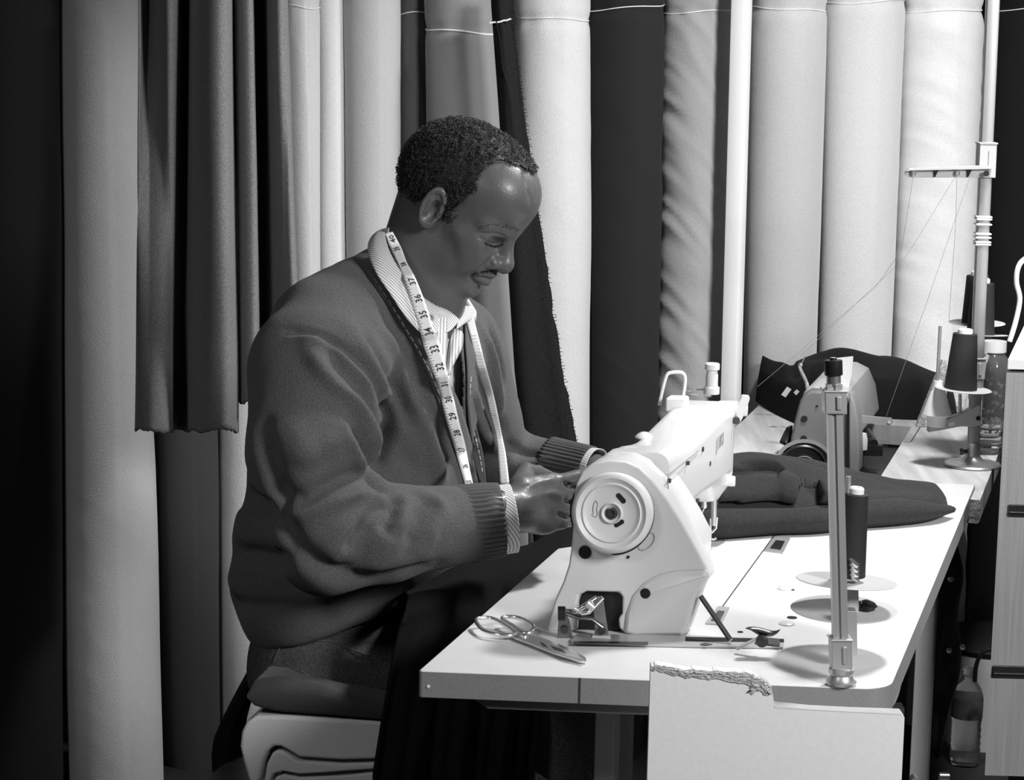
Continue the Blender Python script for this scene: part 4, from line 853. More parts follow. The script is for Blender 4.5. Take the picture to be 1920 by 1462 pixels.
def npmesh(name, v, f, m, parent, smooth=True):
    o0 = WL[parent.name]; me = bpy.data.meshes.new(name); v = v-o0
    me.vertices.add(len(v)); me.vertices.foreach_set('co', v.ravel()); nf = len(f)
    me.loops.add(nf*4); me.loops.foreach_set('vertex_index', f.ravel().astype(np.int32)); me.polygons.add(nf); me.polygons.foreach_set('loop_start', np.arange(nf, dtype=np.int32)*4)
    me.polygons.foreach_set('use_smooth', np.ones(nf, bool)); me.update(); me.validate()
    o = bpy.data.objects.new(name, me); COL.objects.link(o); me.materials.append(m); o.parent = parent; WL[o.name] = o0; return o

# ================================================================ the man
PH = math.radians(18); FB = V3(math.cos(PH), -math.sin(PH), 0); LB = V3(math.sin(PH), math.cos(PH), 0); AB = [FB, LB, Z]
man = thing('person', V3(-.27, 3.42, 0), 'seated man in dark V-neck cardigan and jeans bent over the sewing machine', 'person')
# --- head frame
YW = math.radians(23); PT = math.radians(33); RL = math.radians(0)
Fy = V3(math.cos(YW), -math.sin(YW), 0); HL = V3(math.sin(YW), math.cos(YW), 0); Hf = Fy*math.cos(PT)-Z*math.sin(PT); Hu = Fy*math.sin(PT)+Z*math.cos(PT); AH = [Hf, HL, Hu]; HS = .93
ear0 = at(812, 388, 3.33); HO = ear0-HS*(Hf*-.012+HL*-.078+Hu*-.012)
def hp(f, l, u): return HO+HS*(Hf*f+HL*l+Hu*u)
def tohead(P): return ((P-HO)@np.array(AH).T)/HS
I3 = np.eye(3)
def head_sdf(Q):
    """Q in head coordinates (f forward, l left, u up), metres at scale 1; symmetric"""
    S = Q.copy(); S[:, 1] = np.abs(S[:, 1])
    E = lambda c, r: ell(S, V3(*c), I3, r)
    d = E((-.008, 0, .036), (.104, .077, .077))
    d = smin(d, E((-.040, 0, .012), (.072, .070, .066)), .02)
    d = smin(d, E((.045, 0, .050), (.052, .060, .048)), .03)      # forehead
    d = smin(d, E((.028, 0, -.034), (.064, .062, .084)), .03)
    d = smin(d, E((.020, .030, -.072), (.052, .033, .044)), .022)  # jaw sides
    d = smin(d, E((.046, 0, -.102), (.036, .036, .028)), .022)
    d = smin(d, E((.077, 0, -.104), (.020, .022, .016)), .016)     # chin
    d = smin(d, E((.050, .040, -.026), (.030, .022, .022)), .022)  # cheekbones
    d = smin(d, E((.066, .028, -.050), (.022, .020, .024)), .020)  # cheeks
    d = smin(d, cap(S, (.084, .006, .012), (.062, .050, .010), .0125, .011), .014)  # brow
    d = smax(d, -E((.096, .034, -.016), (.019, .021, .012)), .012)  # eye socket
    d = smin(d, E((.0650, .0330, -.0165), (.0145, .0175, .0120)), .006)  # closed lid over the eye
    d = smin(d, cap(S, (.086, .0, .002), (.107, .0, -.036), .0080, .0120), .012)  # nose
    d = smin(d, E((.105, 0, -.042), (.0155, .0155, .0135)), .008)
    d = smin(d, E((.093, .0180, -.044), (.0130, .0100, .0108)), .006)
    d = smin(d, E((.072, 0, -.066), (.024, .028, .024)), .014)
    d = smax(d, -E((.099, .0105, -.054), (.007, .0045, .004)), .003)  # nostril
    d = smin(d, cap(S, (.0980, .0, -.0645), (.078, .028, -.0735), .0080, .0035), .004)  # lips
    d = smin(d, cap(S, (.0950, .0, -.0805), (.077, .026, -.0760), .0100, .0035), .004)
    d = smax(d, -cap(S, (.1060, .0, -.0715), (.078, .031, -.0745), .0022, .0016), .0018)
    d = smax(d, -E((.113, 0, -.0935), (.020, .032, .0060)), .010)
    # ears
    ec = V3(-.012, .0785, -.012); ea = [unit(V3(.93, -.30, .12)), unit(V3(.30, .95, 0)), unit(V3(-.13, 0, 1))]
    ea[1] = np.cross(ea[2], ea[0]); ea[1] = unit(ea[1]); ea[2] = unit(np.cross(ea[0], ea[1]))
    e = ell(S, ec, ea, (.0175, .0085, .031)); q = (S-ec)@np.array(ea).T
    rim = np.abs(np.sqrt((q[:, 0]/.0155)**2+(q[:, 2]/.029)**2)-1)*.020
    rimd = np.sqrt(rim**2+(q[:, 1]-.006)**2)-.0042
    front = q[:, 0]-.010; rimd = np.where((front > 0) & (q[:, 2] < .012), rimd+front*.8, rimd)
    e = smin(smax(e, -(ell(q, V3(.002, .012, -.003), I3, (.0105, .0135, .019))), .003), rimd, .003)
    e = smin(e, ell(q, V3(.002, .002, -.027), I3, (.009, .0055, .008)), .004); e = smin(e, ell(q, V3(.0135, .004, -.006), I3, (.004, .004, .006)), .003)
    e = smin(e, cap(q, (-.006, .006, .012), (-.007, .006, -.010), .0028, .0028), .004)
    d = smin(d, e, .004)
    return d*HS
# --- key points of the body
cS = at(600, 700, 3.225); cE = at(612, 1005, 3.13); cW = at(880, 982, 3.20); cW2 = at(968, 955, 3.215)
fS = at(872, 690, 3.60); fE = at(925, 862, 3.73); fW = at(1058, 878, 3.67); fW2 = at(1112, 884, 3.645)
nk = at(760, 560, 3.42); chest = at(695, 800, 3.42); belly = at(655, 985, 3.42); pel = at(620, 1140, 3.42); hj = at(560, 1215, 3.42)
def hand_sdf(P, w, f, u, n, curl=.6, thumb=1):
    """w wrist, f forward, u thumb side, n back of the hand"""
    pt = lambda a, b, c: w+f*a+u*b+n*c
    d = ecap(P, w-f*.04, w+f*.012, .029, .029, n, .80)
    A = [f, u, n]
    d = smin(d, ell(P, pt(.052, .0, -.001), A, (.050, .0415, .0165)), .018)
    d = smin(d, ell(P, pt(.075, .006, .0), A, (.024, .037, .014)), .010)
    L = [(.040, .026, .021), (.045, .029, .022), (.041, .027, .021), (.033, .021, .019)]
    for k, (b, sp, c) in enumerate(((.0295, .05, .25), (.0095, .02, .8), (-.0105, -.01, 1.0), (-.0285, -.05, 1.1))):
        a0 = pt(.088-.004*abs(k-1), b, .003); a = c*curl; r = (.0098, .0098, .0092, .0080)[k]
        d = smin(d, ell(P, a0, A, (.011, .0095, .010)), .004)
        p = a0; dirn = f+u*sp; th = a*.55
        for i, l in enumerate(L[k]):
            dd = unit(dirn)*math.cos(th)-n*math.sin(th); q = p+dd*l; r2 = r*(.93 if i < 2 else .80)
            d = smin(d, cap(P, p, q, r, r2), .0028); p = q; r = r2; th += a*(.9 if i == 0 else .6)
    t0 = pt(.022, .030*thumb, -.010); t1 = pt(.055, .048*thumb, -.030); t2 = pt(.085, .043*thumb, -.038); t3 = pt(.108, .035*thumb, -.040)
    d = smin(d, cap(P, t0, t1, .0165, .0125), .010); d = smin(d, cap(P, t1, t2, .0115, .0105), .004); d = smin(d, cap(P, t2, t3, .0105, .0085), .003)
    return d
h1f = unit(at(1085, 935, 3.30)-cW2); h1n = unit(V3(-.05, -1, .15)-h1f*(V3(-.05, -1, .15)@h1f)); h1u = np.cross(h1n, h1f); h1u = h1u if h1u[2] > 0 else -h1u
h2f = unit(V3(.80, -.50, -.20)); t_ = V3(.1, .25, 1.); h2n = unit(t_-h2f*(t_@h2f)); h2u = unit(np.cross(h2n, h2f)); h2u = h2u if h2u[1] < 0 else -h2u
def body_sdf(P):
    out = np.full(len(P), .3)
    # trunk, shoulders, arms (slim, inside the clothes)
    d = cap(P, pel, chest, .115, .11); d = smin(d, ell(P, chest, AB, (.105, .15, .13)), .05)
    d = smin(d, cap(P, at(680, 660, 3.30), at(820, 665, 3.56), .05, .05), .04)
    d = smin(d, cap(P, cS, cE, .055, .045), .04); d = smin(d, cap(P, cE, cW2, .045, .029), .02)
    d = smin(d, cap(P, at(820, 665, 3.56), fE, .05, .040), .03); d = smin(d, cap(P, fE, fW2, .040, .027), .02)
    d = smin(d, cap(P, nk-Z*.05, hp(-.030, 0, -.035), .072, .062), .03)
    d = smin(d, cap(P, hp(.012, 0, -.082), nk+FB*.030-Z*.02, .046, .050), .02)
    m = (np.abs(P-HO).max(1) < .19)
    if m.any(): d[m] = smin(d[m], head_sdf(tohead(P[m])), .012)
    m = np.linalg.norm(P-(cW2+h1f*.07), axis=1) < .17
    if m.any(): d[m] = smin(d[m], hand_sdf(P[m], cW2, h1f, h1u, h1n, .75), .012)
    m = np.linalg.norm(P-(fW2+h2f*.07), axis=1) < .17
    if m.any(): d[m] = smin(d[m], hand_sdf(P[m], fW2, h2f, h2u, h2n, .8), .012)
    return d
bv_, bf_ = surfnet(body_sdf, (-.52, 2.95, .52), (.36, 3.95, 1.46), .0021)
bv_ = relax(bv_, bf_, 1, .35)
K = lambda s: [(640+x/3.178, 180+y/3.178) for x, y in s]     # points read off an enlarged detail of the photograph
bv_ = sculpt(bv_, bf_, [
    (K([(820, 838), (850, 860), (890, 878), (930, 880), (965, 868)]), .0016, -.0022),    # lash line
    (K([(812, 815), (860, 820), (920, 820), (975, 838)]), .0022, -.0016),  # lid fold
    (K([(835, 880), (880, 905), (940, 905)]), .003, -.0010),
    (K([(880, 975), (850, 1010), (800, 1045), (770, 1080)]), .0045, -.0028),  # smile fold
    (K([(770, 1070), (778, 1095), (790, 1110)]), .003, -.0022),
    (K([(900, 960), (885, 985), (890, 1010), (905, 1020)]), .0025, -.0022),     # nostril wing
    (K([(1085, 470), (1095, 530), (1120, 590), (1125, 630)]), .0032, -.0018),   # crease on the forehead
    (K([(1130, 470), (1150, 540), (1150, 620)]), .006, .0018),
    (K([(1020, 760), (1060, 790), (1110, 770)]), .005, .0016),
    (K([(640, 760), (700, 840), (720, 930), (740, 1020)]), .010, .0018),
    
    ([(1058, 903), (1066, 909), (1078, 912), (1088, 912)], .0028, -.0070), ([(1058, 936), (1064, 940), (1072, 942)], .0025, -.0060), ([(1046, 962), (1056, 967), (1066, 970)], .0025, -.0060),
    ([(1035, 925), (1050, 930), (1062, 930)], .006, .0022), ([(1030, 950), (1042, 953)], .007, .0022), ([(1000, 895), (1020, 892)], .007, .0018),
    ([(985, 915), (1010, 905), (1040, 898)], .004, .0018), ([(990, 935), (1015, 928), (1045, 925)], .004, .0012), ([(990, 960), (1020, 955), (1045, 955)], .004, .0010)])
skin = mat('skin_dark', .095, .40, spec=.48, bump=(380, .22, 3), var=(28, .10), coat=.08)
body = npmesh('body', bv_, bf_, skin, man)
body_bvh = bvh_of(bv_, bf_)
# --- hair: tight curls over the scalp
def hairmask(Q):
    f, l, u = Q[:, 0], np.abs(Q[:, 1]), Q[:, 2]
    # hairline: high and receding at the temples, down in front of the ear, round to the nape
    fl = .066-.046*np.clip(l/.048, 0, 1)**1.2
    top = (u > .060) & (f < fl+(.105-u)*.1+.018*np.clip((u-.09)/.03, 0, 1))
    side = (u <= .060) & (f < np.interp(u, [-.06, -.02, 0, .02, .045, .060], [-.035, .006, .014, .022, .030, .030])) & ((u > -.012) | (f < np.interp(u, [-.075, -.012], [-.050, -.036])))
    return (top | side) & (u > -.068-.3*(f+.06))
def capsd(P):
    Q = tohead(P); S = Q.copy(); S[:, 1] = np.abs(S[:, 1]); d = ell(S, V3(-.008, 0, .036), I3, (.1065, .0805, .0790)); d = smin(d, ell(S, V3(-.040, 0, .012), I3, (.076, .074, .070)), .02)
    d = smin(d, ell(S, V3(.045, 0, .050), I3, (.054, .0625, .0505)), .03)
    n = vnoise(P, 150)*.0022+vnoise(P, 320)*.0012; return (d-.001)*HS+n
hv, hf_ = surfnet(capsd, HO-.2, HO+.2, .0028); hv = hv
hm = hairmask(tohead(hv)+.003*np.stack([vnoise(hv, 160), 0*hv[:, 0], vnoise(hv+9, 160)], 1)); keep = hm[hf_].all(1); hf2 = hf_[keep]
u_, inv = np.unique(hf2, return_inverse=True); hv2 = hv[u_]; hf2 = inv.reshape(-1, 4); hn = vnormals(hv2, hf2)
hairm = mat('hair_black', .016, .55, spec=.35); hair = npmesh('hair', hv2, hf2, hairm, man)
cm = MB(); r_ = np.random.default_rng(5); pick = r_.integers(0, len(hv2), 5200)
circ = [(math.cos(t), math.sin(t)) for t in np.linspace(0, 1.6*math.pi, 7)]
for i in pick:
    p = hv2[i]; n = hn[i]
    if n@(CP-p) < -.35*np.linalg.norm(CP-p): continue
    x, y, _ = basis(unit(n+r_.normal(0, .75, 3))); R0 = r_.uniform(.0014, .0028); c = p+n*r_.uniform(.0008, .0035)
    cm.tube([c+x*a*R0+y*b*R0+_*.0008*k*.4 for k, (a, b) in enumerate(circ)], .00036, 4, caps=False)
cm.build('hair_curls', mat('hair_curl', .03, .4, spec=.6), hair, smooth=180)
# brows, moustache shadow, lashes as short hairs lying on the skin
def hairs(name, px, n, ln, spread, par, r=.00028, dirn=(1, 0), seed=1):
    g = np.random.default_rng(seed); m = MB(); pl = np.array(spline([(*p, 0) for p in px], 12))[:, :2]
    for _ in range(n):
        q = pl[g.integers(0, len(pl))]+g.normal(0, spread, 2); h, nn = hit(body_bvh, *q); a = np.array(dirn)+g.normal(0, .35, 2); h2, _n = hit(body_bvh, *(q+a*ln))
        if h is None or h2 is None or np.linalg.norm(h-h2) > .02: continue
        m.tube([h-nn*.0002, (h+h2)/2+nn*.0008, h2+nn*.0006], [r, r, r*.4], 4, caps=False)
    return m.build(name, hairm, par, smooth=180)
hairs('eyebrow', K([(815, 790), (870, 770), (930, 765), (1000, 780), (1060, 800)]), 70, 2.5, 2.2, body, dirn=(1, .1), r=.0002)
hairs('eyelashes', K([(850, 868), (890, 886), (930, 888), (965, 875)]), 60, 3.5, .4, body, r=.00035, dirn=(.4, 1), seed=2)
hairs('moustache', K([(790, 1062), (830, 1045), (870, 1040), (905, 1048), (930, 1062)]), 130, 1.8, 1.8, body, dirn=(-.3, 1), seed=3)
hairs('stubble', K([(600, 700), (640, 730), (660, 700)]), 200, 2.2, 5, body, dirn=(.2, 1), seed=4)

# --- cardigan
hemA, hemB = at(455, 1212, 3.42), at(780, 1118, 3.42); hemd = unit(hemB-hemA); hemn = unit(np.cross(LB, hemd)); hemn = hemn if hemn[2] < 0 else -hemn
def arms_sdf(P, g=0):
    d = cap(P, cS, at(585, 850, 3.16), .098+g, .086+g); d = smin(d, cap(P, at(585, 850, 3.16), cE, .086+g, .072+g), .02)
    d2 = cap(P, cE, at(720, 1000, 3.15), .070+g, .062+g); d2 = smin(d2, cap(P, at(720, 1000, 3.15), cW, .062+g, .048+g), .02)
    d = smin(d, d2, .025)
    e = cap(P, fS, fE, .072+g, .056+g); e = smin(e, cap(P, fE, fW, .054+g, .035+g), .02)
    return d, e
def torso_sdf(P, g=0):
    E = lambda px, py, Y, r: ell(P, at(px, py, Y), AB, [q+g for q in r])
    d = E(640, 1115, 3.42, (.142, .185, .11)); d = smin(d, E(655, 1005, 3.42, (.155, .190, .12)), .04)
    d = smin(d, E(672, 850, 3.42, (.158, .190, .15)), .05); d = smin(d, E(700, 720, 3.42, (.145, .185, .12)), .05)
    d = smin(d, cap(P, at(640, 655, 3.30), at(835, 660, 3.56), .085+g, .078+g), .04)
    d = smin(d, cap(P, at(725, 540, 3.42), at(620, 612, 3.28), .062+g, .072+g), .05); d = smin(d, cap(P, at(755, 575, 3.44), at(850, 640, 3.58), .058+g, .062+g), .04)
    return d
def card_sdf(P):
    d = torso_sdf(P); a, e = arms_sdf(P); d = smin(smin(d, a, .018), e, .018)
    d = smax(d, (P-hemA)@hemn, .012)
    n = vnoise(P, 9)*.0045+vnoise(P*V3(1, 1, .6), 24)*.0022
    d = smax(d, -cap(P, nk-Z*.02, hp(-.030, 0, -.02), .066, .066), .006)
    return d+n
cv, cf = surfnet(card_sdf, (-.56, 2.90, .55), (.28, 3.95, 1.28), .0042)
cv = relax(cv, cf, 1, .4)
T = lambda s: [(420+x/2.284, 560+y/2.284) for x, y in s]
folds = [
    (T([(270, 140), (380, 150), (470, 185), (550, 250), (620, 320), (665, 400), (680, 450)]), .0045, -.0060),
    (T([(290, 160), (400, 172), (480, 210), (545, 265), (610, 340), (640, 400)]), .006, .0030),
    (T([(380, 200), (410, 270), (470, 340), (560, 440), (620, 560), (650, 680)]), .012, .0110),
    (T([(430, 220), (500, 330), (590, 400), (640, 500), (672, 600)]), .012, -.0090),
    (T([(560, 520), (590, 600), (635, 690), (650, 770)]), .009, -.0120),
    (T([(540, 560), (570, 650), (610, 720), (640, 770)]), .009, .0060),
    (T([(690, 430), (705, 520), (690, 610), (665, 700), (655, 790)]), .010, -.0150),
    (T([(230, 890), (330, 905), (450, 860), (560, 820), (640, 822)]), .013, .0110),
    (T([(240, 840), (350, 865), (480, 800), (600, 765), (650, 790)]), .013, -.0130),
    (T([(250, 560), (310, 620), (360, 720), (330, 800)]), .018, .0060),
    (T([(300, 760), (380, 740), (460, 700), (540, 690)]), .014, -.0060),
    (T([(720, 862), (660, 900), (600, 960), (550, 1030), (520, 1110)]), .008, -.0090),
    (T([(640, 860), (600, 920), (540, 980), (480, 1060)]), .014, .0060),
    (T([(735, 880), (720, 920), (690, 975), (720, 1000)]), .007, -.0070),
    (T([(800, 880), (760, 960), (700, 1040), (660, 1120)]), .012, .0060),
    (T([(860, 840), (920, 880), (930, 920), (890, 990), (860, 1070)]), .010, .0070),
    (T([(835, 870), (830, 930), (800, 1010), (780, 1080)]), .009, -.0070),
    (T([(480, 1180), (560, 1150), (590, 1080), (600, 1000)]), .010, -.0060),
    (T([(560, 150), (640, 290), (700, 420), (730, 520)]), .011, .0060),
    (T([(600, 120), (680, 270), (745, 420), (790, 520)]), .009, -.0060),
    (T([(660, 110), (740, 270), (800, 420), (870, 560), (910, 700), (935, 790)]), .012, .0080),
    (T([(700, 90), (780, 260), (850, 420), (920, 560), (960, 680)]), .010, -.0055),
    (T([(740, 60), (830, 250), (900, 410), (960, 540)]), .009, .0040),
    (T([(720, 640), (790, 700), (850, 790)]), .016, -.0050),
    (T([(300, 1060), (400, 1140), (500, 1190), (620, 1210), (760, 1190), (900, 1150)]), .014, -.0100),
    (T([(170, 560), (200, 720), (240, 860), (260, 960), (300, 1060)]), .013, -.0120),
    (T([(60, 1090), (130, 1090), (250, 1120)]), .012, -.0140), (T([(90, 840), (150, 880), (220, 930)]), .012, -.0130),
    ([(447, 990), (470, 1000)], .030, .014), ([(440, 1085), (475, 1090)], .028, .016),
    (T([(60, 1300), (200, 1320), (400, 1330), (600, 1300), (760, 1260)]), .010, -.0060),
    ([(905, 620), (925, 680), (935, 740), (932, 780)], .008, .007), ([(920, 610), (938, 670), (943, 720)], .006, -.007),
    ([(880, 720), (900, 790), (925, 830), (940, 840)], .010, .008), ([(900, 700), (915, 760), (938, 810)], .008, -.008),
    ([(945, 830), (980, 850), (1020, 860)], .007, -.007), ([(950, 880), (1000, 862), (1040, 860)], .007, .006), ([(960, 905), (1010, 880), (1040, 872)], .007, -.006),
]
folds = [(p, w*1.1, h*(1.6 if h > 0 else 1.6)) for p, w, h in folds]
cv = sculpt(cv, cf, folds); cv = relax(cv, cf, 2, .5)
# V opening: drop the cloth inside the neckline
def inpoly(x, y, poly):
    r = np.zeros(len(x), bool); n = len(poly)
    for i in range(n):
        (x1, y1), (x2, y2) = poly[i], poly[(i+1) % n]; c = ((y1 > y) != (y2 > y)) & (x < (x2-x1)*(y-y1)/((y2-y1) or 1e-9)+x1); r ^= c
    return r
def projv(P): d = P-CP; z = d@fw; return 960+F*(d@crt)/z, 731-F*(d@cup)/z
card_full = bvh_of(cv, cf)
qx, qy = projv(cv); cn = vnormals(cv, cf)
vneck = [(690, 470), (716, 510), (748, 560), (785, 625), (812, 672), (836, 715), (856, 752), (870, 775), (874, 720), (868, 650), (864, 600), (868, 575), (850, 520), (740, 400), (690, 420)]
dele = inpoly(qx, qy, vneck) & ((cn*(CP-cv)).sum(1) > -.02)
keep = ~dele[cf].all(1); c2 = cf[keep]; u_, inv = np.unique(c2, return_inverse=True)
wool = mat('wool_dark', .095, .95, spec=.05, bump=(520, .75, 4), sheen=.10, var=(420, .22))
card = npmesh('cardigan', cv[u_], inv.reshape(-1, 4), wool, man)
md = card.modifiers.new('s', 'SOLIDIFY'); md.thickness = .003; md.offset = -1
def ribbon(bv, left, right, name, m_, par, lift=.002, n=90, k=6, thick=.0012, arch=0., sm=3):
    """strip lying on a surface between two pixel polylines"""
    def rs(pl):
        pl = np.array(spline([(*p, 0) for p in pl], 8))[:, :2]; d = np.r_[0, np.cumsum(np.hypot(*np.diff(pl, axis=0).T))]; u = np.linspace(0, d[-1], n); return np.stack([np.interp(u, d, pl[:, 0]), np.interp(u, d, pl[:, 1])], 1)
    a, b = rs(left), rs(right); rows = []; last = None
    for i in range(n):
        row = []
        for j in range(k+1):
            t = j/k; q = a[i]*(1-t)+b[i]*t; h, nn = hit(bv, *q)
            if h is None or (last is not None and np.linalg.norm(h-last) > .12): h = at(q[0], q[1], (last[1] if last is not None else 3.3)); nn = V3(0, -1, 0)
            nn = nn if nn@(CP-h) > 0 else -nn; p = h+nn*(lift+arch*math.sin(math.pi*t)); last = h; row.append(p)
        rows.append(row)
    A = np.array(rows)
    for _ in range(sm): A[1:-1] = (A[:-2]+A[1:-1]*2+A[2:])/4
    mb = MB(); mb.sheet([list(r) for r in A]); o = mb.build(name, m_, par, smooth=180, solid=thick); return o, A
bandm = mat('wool_band', .10, .95, spec=.05, bump=(520, .6, 4), sheen=.08)
# near lapel band with dashed stitching
NB_l = [(674, 496), (690, 520), (722, 568), (752, 612), (776, 652), (795, 690), (812, 730), (838, 800), (862, 880), (872, 915)]
NB_r = [(698, 484), (716, 510), (748, 560), (785, 625), (812, 672), (836, 715), (856, 752), (874, 810), (892, 880), (898, 920)]
lap, LA = ribbon(card_full, NB_l, NB_r, 'lapel_band', bandm, card, .003, thick=.003)
lap2, LA2 = ribbon(card_full, [(868, 578), (868, 640), (872, 700), (872, 760), (878, 820), (893, 880), (905, 912)], [(884, 582), (886, 640), (884, 700), (880, 740), (888, 780), (906, 850), (912, 912)], 'lapel_band', bandm, card, .004, thick=.003)
stm = mat('stitch_white', .75, .8)
def dashes(A, j, i0, i1, step, on):
    m = MB(); row = A[:, j]
    i = i0
    while i < i1: m.tube([row[min(len(row)-1, i)]+V3(0, -.0022, .0004), row[min(len(row)-1, i+on)]+V3(0, -.0022, .0004)], .00065, 5); i += step
    return m
dashes(LA, 1, 1, 62, 3, 2).build('stitching', stm, lap); dashes(LA2, 4, 28, 80, 3, 2).build('stitching', stm, lap2)
b_, n_ = hit(card_full, 897, 884); m = MB(); m.lathe([(.0001, .002), (.006, .002), (.0085, .0045), (.0085, .006), (.006, .007), (.0001, .0055)], b_, d=n_ if n_[1] < 0 else -n_, n=28); m.build('button', mat('button_black', .01, .25), card)
# ribbed cuffs
def cuff(a, b, r0, r1, ribs, name, m_, par, fl=1., amp=.0011, tilt=0., slack=.0):
    a, b = np.array(a), np.array(b); d = unit(b-a); x, y, _ = basis(d); n = ribs*6; R = []
    for i in range(14):
        t = i/13; c = a+(b-a)*t; rr = r0+(r1-r0)*t+slack*math.sin(math.pi*t)
        R.append([c+(x*math.cos(q)*fl+y*math.sin(q))*(rr+amp*math.sin(q*ribs))+d*tilt*math.sin(q) for q in np.linspace(0, 2*math.pi, n, endpoint=False)])
    mb = MB(); mb.rings(R, caps=False); return mb.build(name, m_, par, smooth=180, solid=.002)
ribm = mat('wool_rib', .09, .95, spec=.05, sheen=.08, bump=(520, .4, 3))
cuff(at(850, 984, 3.200), at(940, 974, 3.210), .0505, .0485, 44, 'cuff', ribm, card, slack=.002, amp=.0017)
cuff(at(1030, 868, 3.685), at(1106, 884, 3.648), .040, .038, 38, 'cuff', ribm, card, amp=.0014)
cs, cs2 = at(925, 976, 3.210), at(962, 971, 3.215)
shirtm = mat('shirt_striped', .82, .8, sheen=.2, wave=('DIAGONAL', 95, .30))
nts = shirtm.node_tree
cuff(cs, cs2, .0470, .0465, 9, 'shirt_cuff', shirtm, man, amp=.0003); cuff(at(1085, 880, 3.66), at(1119, 886, 3.642), .0365, .0370, 8, 'shirt_cuff', shirtm, man, amp=.0003)
# shirt
def shirt_sdf(P):
    d = torso_sdf(P, -.020); d = smax(smax(d, -(P[:, 2]-.80), .01), np.abs((P-chest-LB*.01)@LB)-.105, .01)
    d = smin(d, cap(P, nk-Z*.05, nk+Z*.01, .076, .074), .012)
    d = smax(d, (P-hp(-.03, 0, -.075))@unit(V3(-.25, .1, 1)), .004)
    return d+vnoise(P, 20)*.002
sv, sf = surfnet(shirt_sdf, (-.45, 3.1, .78), (.2, 3.8, 1.28), .0045)
qx, qy = projv(sv)
shirtf = mat('shirt_front', .80, .8, sheen=.2, wave=('X', 70, .34))
shirt = npmesh('shirt', sv, sf, shirtf, man)
s_bvh = bvh_of(sv, sf)
def sheet3(name, cols, m_, par, thick=.0015, nn=10):
    """cols: list of polylines of (px,py,Y); lofted"""
    C_ = [np.array(spline([at(*p) for p in c], nn)) for c in cols]; mb = MB(); rows = []
    for i in range(len(C_[0])):
        pts = [c[i] for c in C_]; rows.append(spline(pts, 4) if len(pts) > 2 else [pts[0]+(pts[1]-pts[0])*t for t in np.linspace(0, 1, 5)])
    mb.sheet(rows); return mb.build(name, m_, par, smooth=180, solid=thick)
collar = sheet3('collar', [
    [(748, 430, 3.47), (733, 428, 3.42), (722, 436, 3.36), (730, 470, 3.305), (752, 510, 3.28), (780, 545, 3.275), (812, 570, 3.29), (840, 582, 3.31), (862, 600, 3.325)],
    [(742, 432, 3.48), (716, 430, 3.42), (704, 444, 3.345), (712, 485, 3.285), (738, 530, 3.262), (768, 570, 3.258), (800, 595, 3.27), (826, 606, 3.285), (846, 618, 3.30)],
    [(738, 438, 3.49), (706, 436, 3.42), (690, 462, 3.335), (702, 505, 3.272), (735, 556, 3.250), (765, 600, 3.248), (792, 625, 3.258), (812, 625, 3.27), (838, 622, 3.285)]], shirtm, shirt)
sheet3('collar', [[(868, 573, 3.42), (880, 575, 3.42), (890, 582, 3.42)], [(862, 590, 3.40), (876, 596, 3.40), (882, 600, 3.41)], [(855, 618, 3.37), (863, 612, 3.385), (870, 606, 3.40)]], shirtm, shirt)
sheet3('shirt_front_fold', [[(790, 596, 3.30), (800, 640, 3.285), (815, 680, 3.275), (830, 715, 3.27)], [(812, 596, 3.285), (822, 640, 3.27), (832, 680, 3.262), (838, 712, 3.262)], [(838, 596, 3.29), (838, 640, 3.285), (836, 680, 3.28), (838, 712, 3.275)]], mat('shirt_fold', .82, .8, wave=('X', 75, .32)), shirt)
sheet3('shirt_front_fold', [[(850, 616, 3.335), (842, 640, 3.31), (838, 670, 3.29), (838, 700, 3.275)], [(866, 622, 3.33), (858, 648, 3.30), (848, 676, 3.282), (840, 702, 3.272)], [(868, 634, 3.35), (866, 652, 3.33), (852, 680, 3.30), (841, 704, 3.28)]], mat('shirt_fold', .82), shirt)
m = MB(); m.lathe([(.0001, 0), (.0045, 0), (.0045, .0015), (.0001, .002)], at(827, 588, 3.262), d=(0, -1, .2), n=20); m.build('collar_button', mat('button_pearl', .75, .25), shirt)

# --- jeans, shoes, and the black garment over the lap
kneeN = V3(.08, 3.34, .60); hipN = at(600, 1235, 3.34); hipF = at(640, 1225, 3.54); kneeF = V3(.16, 3.63, .60)
ankN = V3(kneeN[0]-.02, kneeN[1]+.02, .09); ankF = V3(kneeF[0]-.02, kneeF[1], .09)
def jeans_sdf(P):
    d = ell(P, at(660, 1200, 3.42), AB, (.128, .180, .085)); d = smin(d, ell(P, at(615, 1250, 3.42), AB, (.100, .165, .050)), .04)
    d = smin(d, cap(P, hipN, kneeN, .088, .070), .04); d = smin(d, cap(P, hipF, kneeF, .088, .070), .04)
    d = smin(d, cap(P, kneeN, ankN, .068, .052), .03); d = smin(d, cap(P, kneeF, ankF, .068, .052), .03)
    d = smax(d, -(P[:, 2]-(.545-.05*np.clip((P[:, 0]+.12)/.1, 0, 12))), .01)
    return d+vnoise(P, 16)*.003
jv, jf = surfnet(jeans_sdf, (-.52, 2.95, .03), (.35, 3.85, .80), .0055)
J = lambda s: [(380+x/4.274, 1120+y/4.274) for x, y in s]
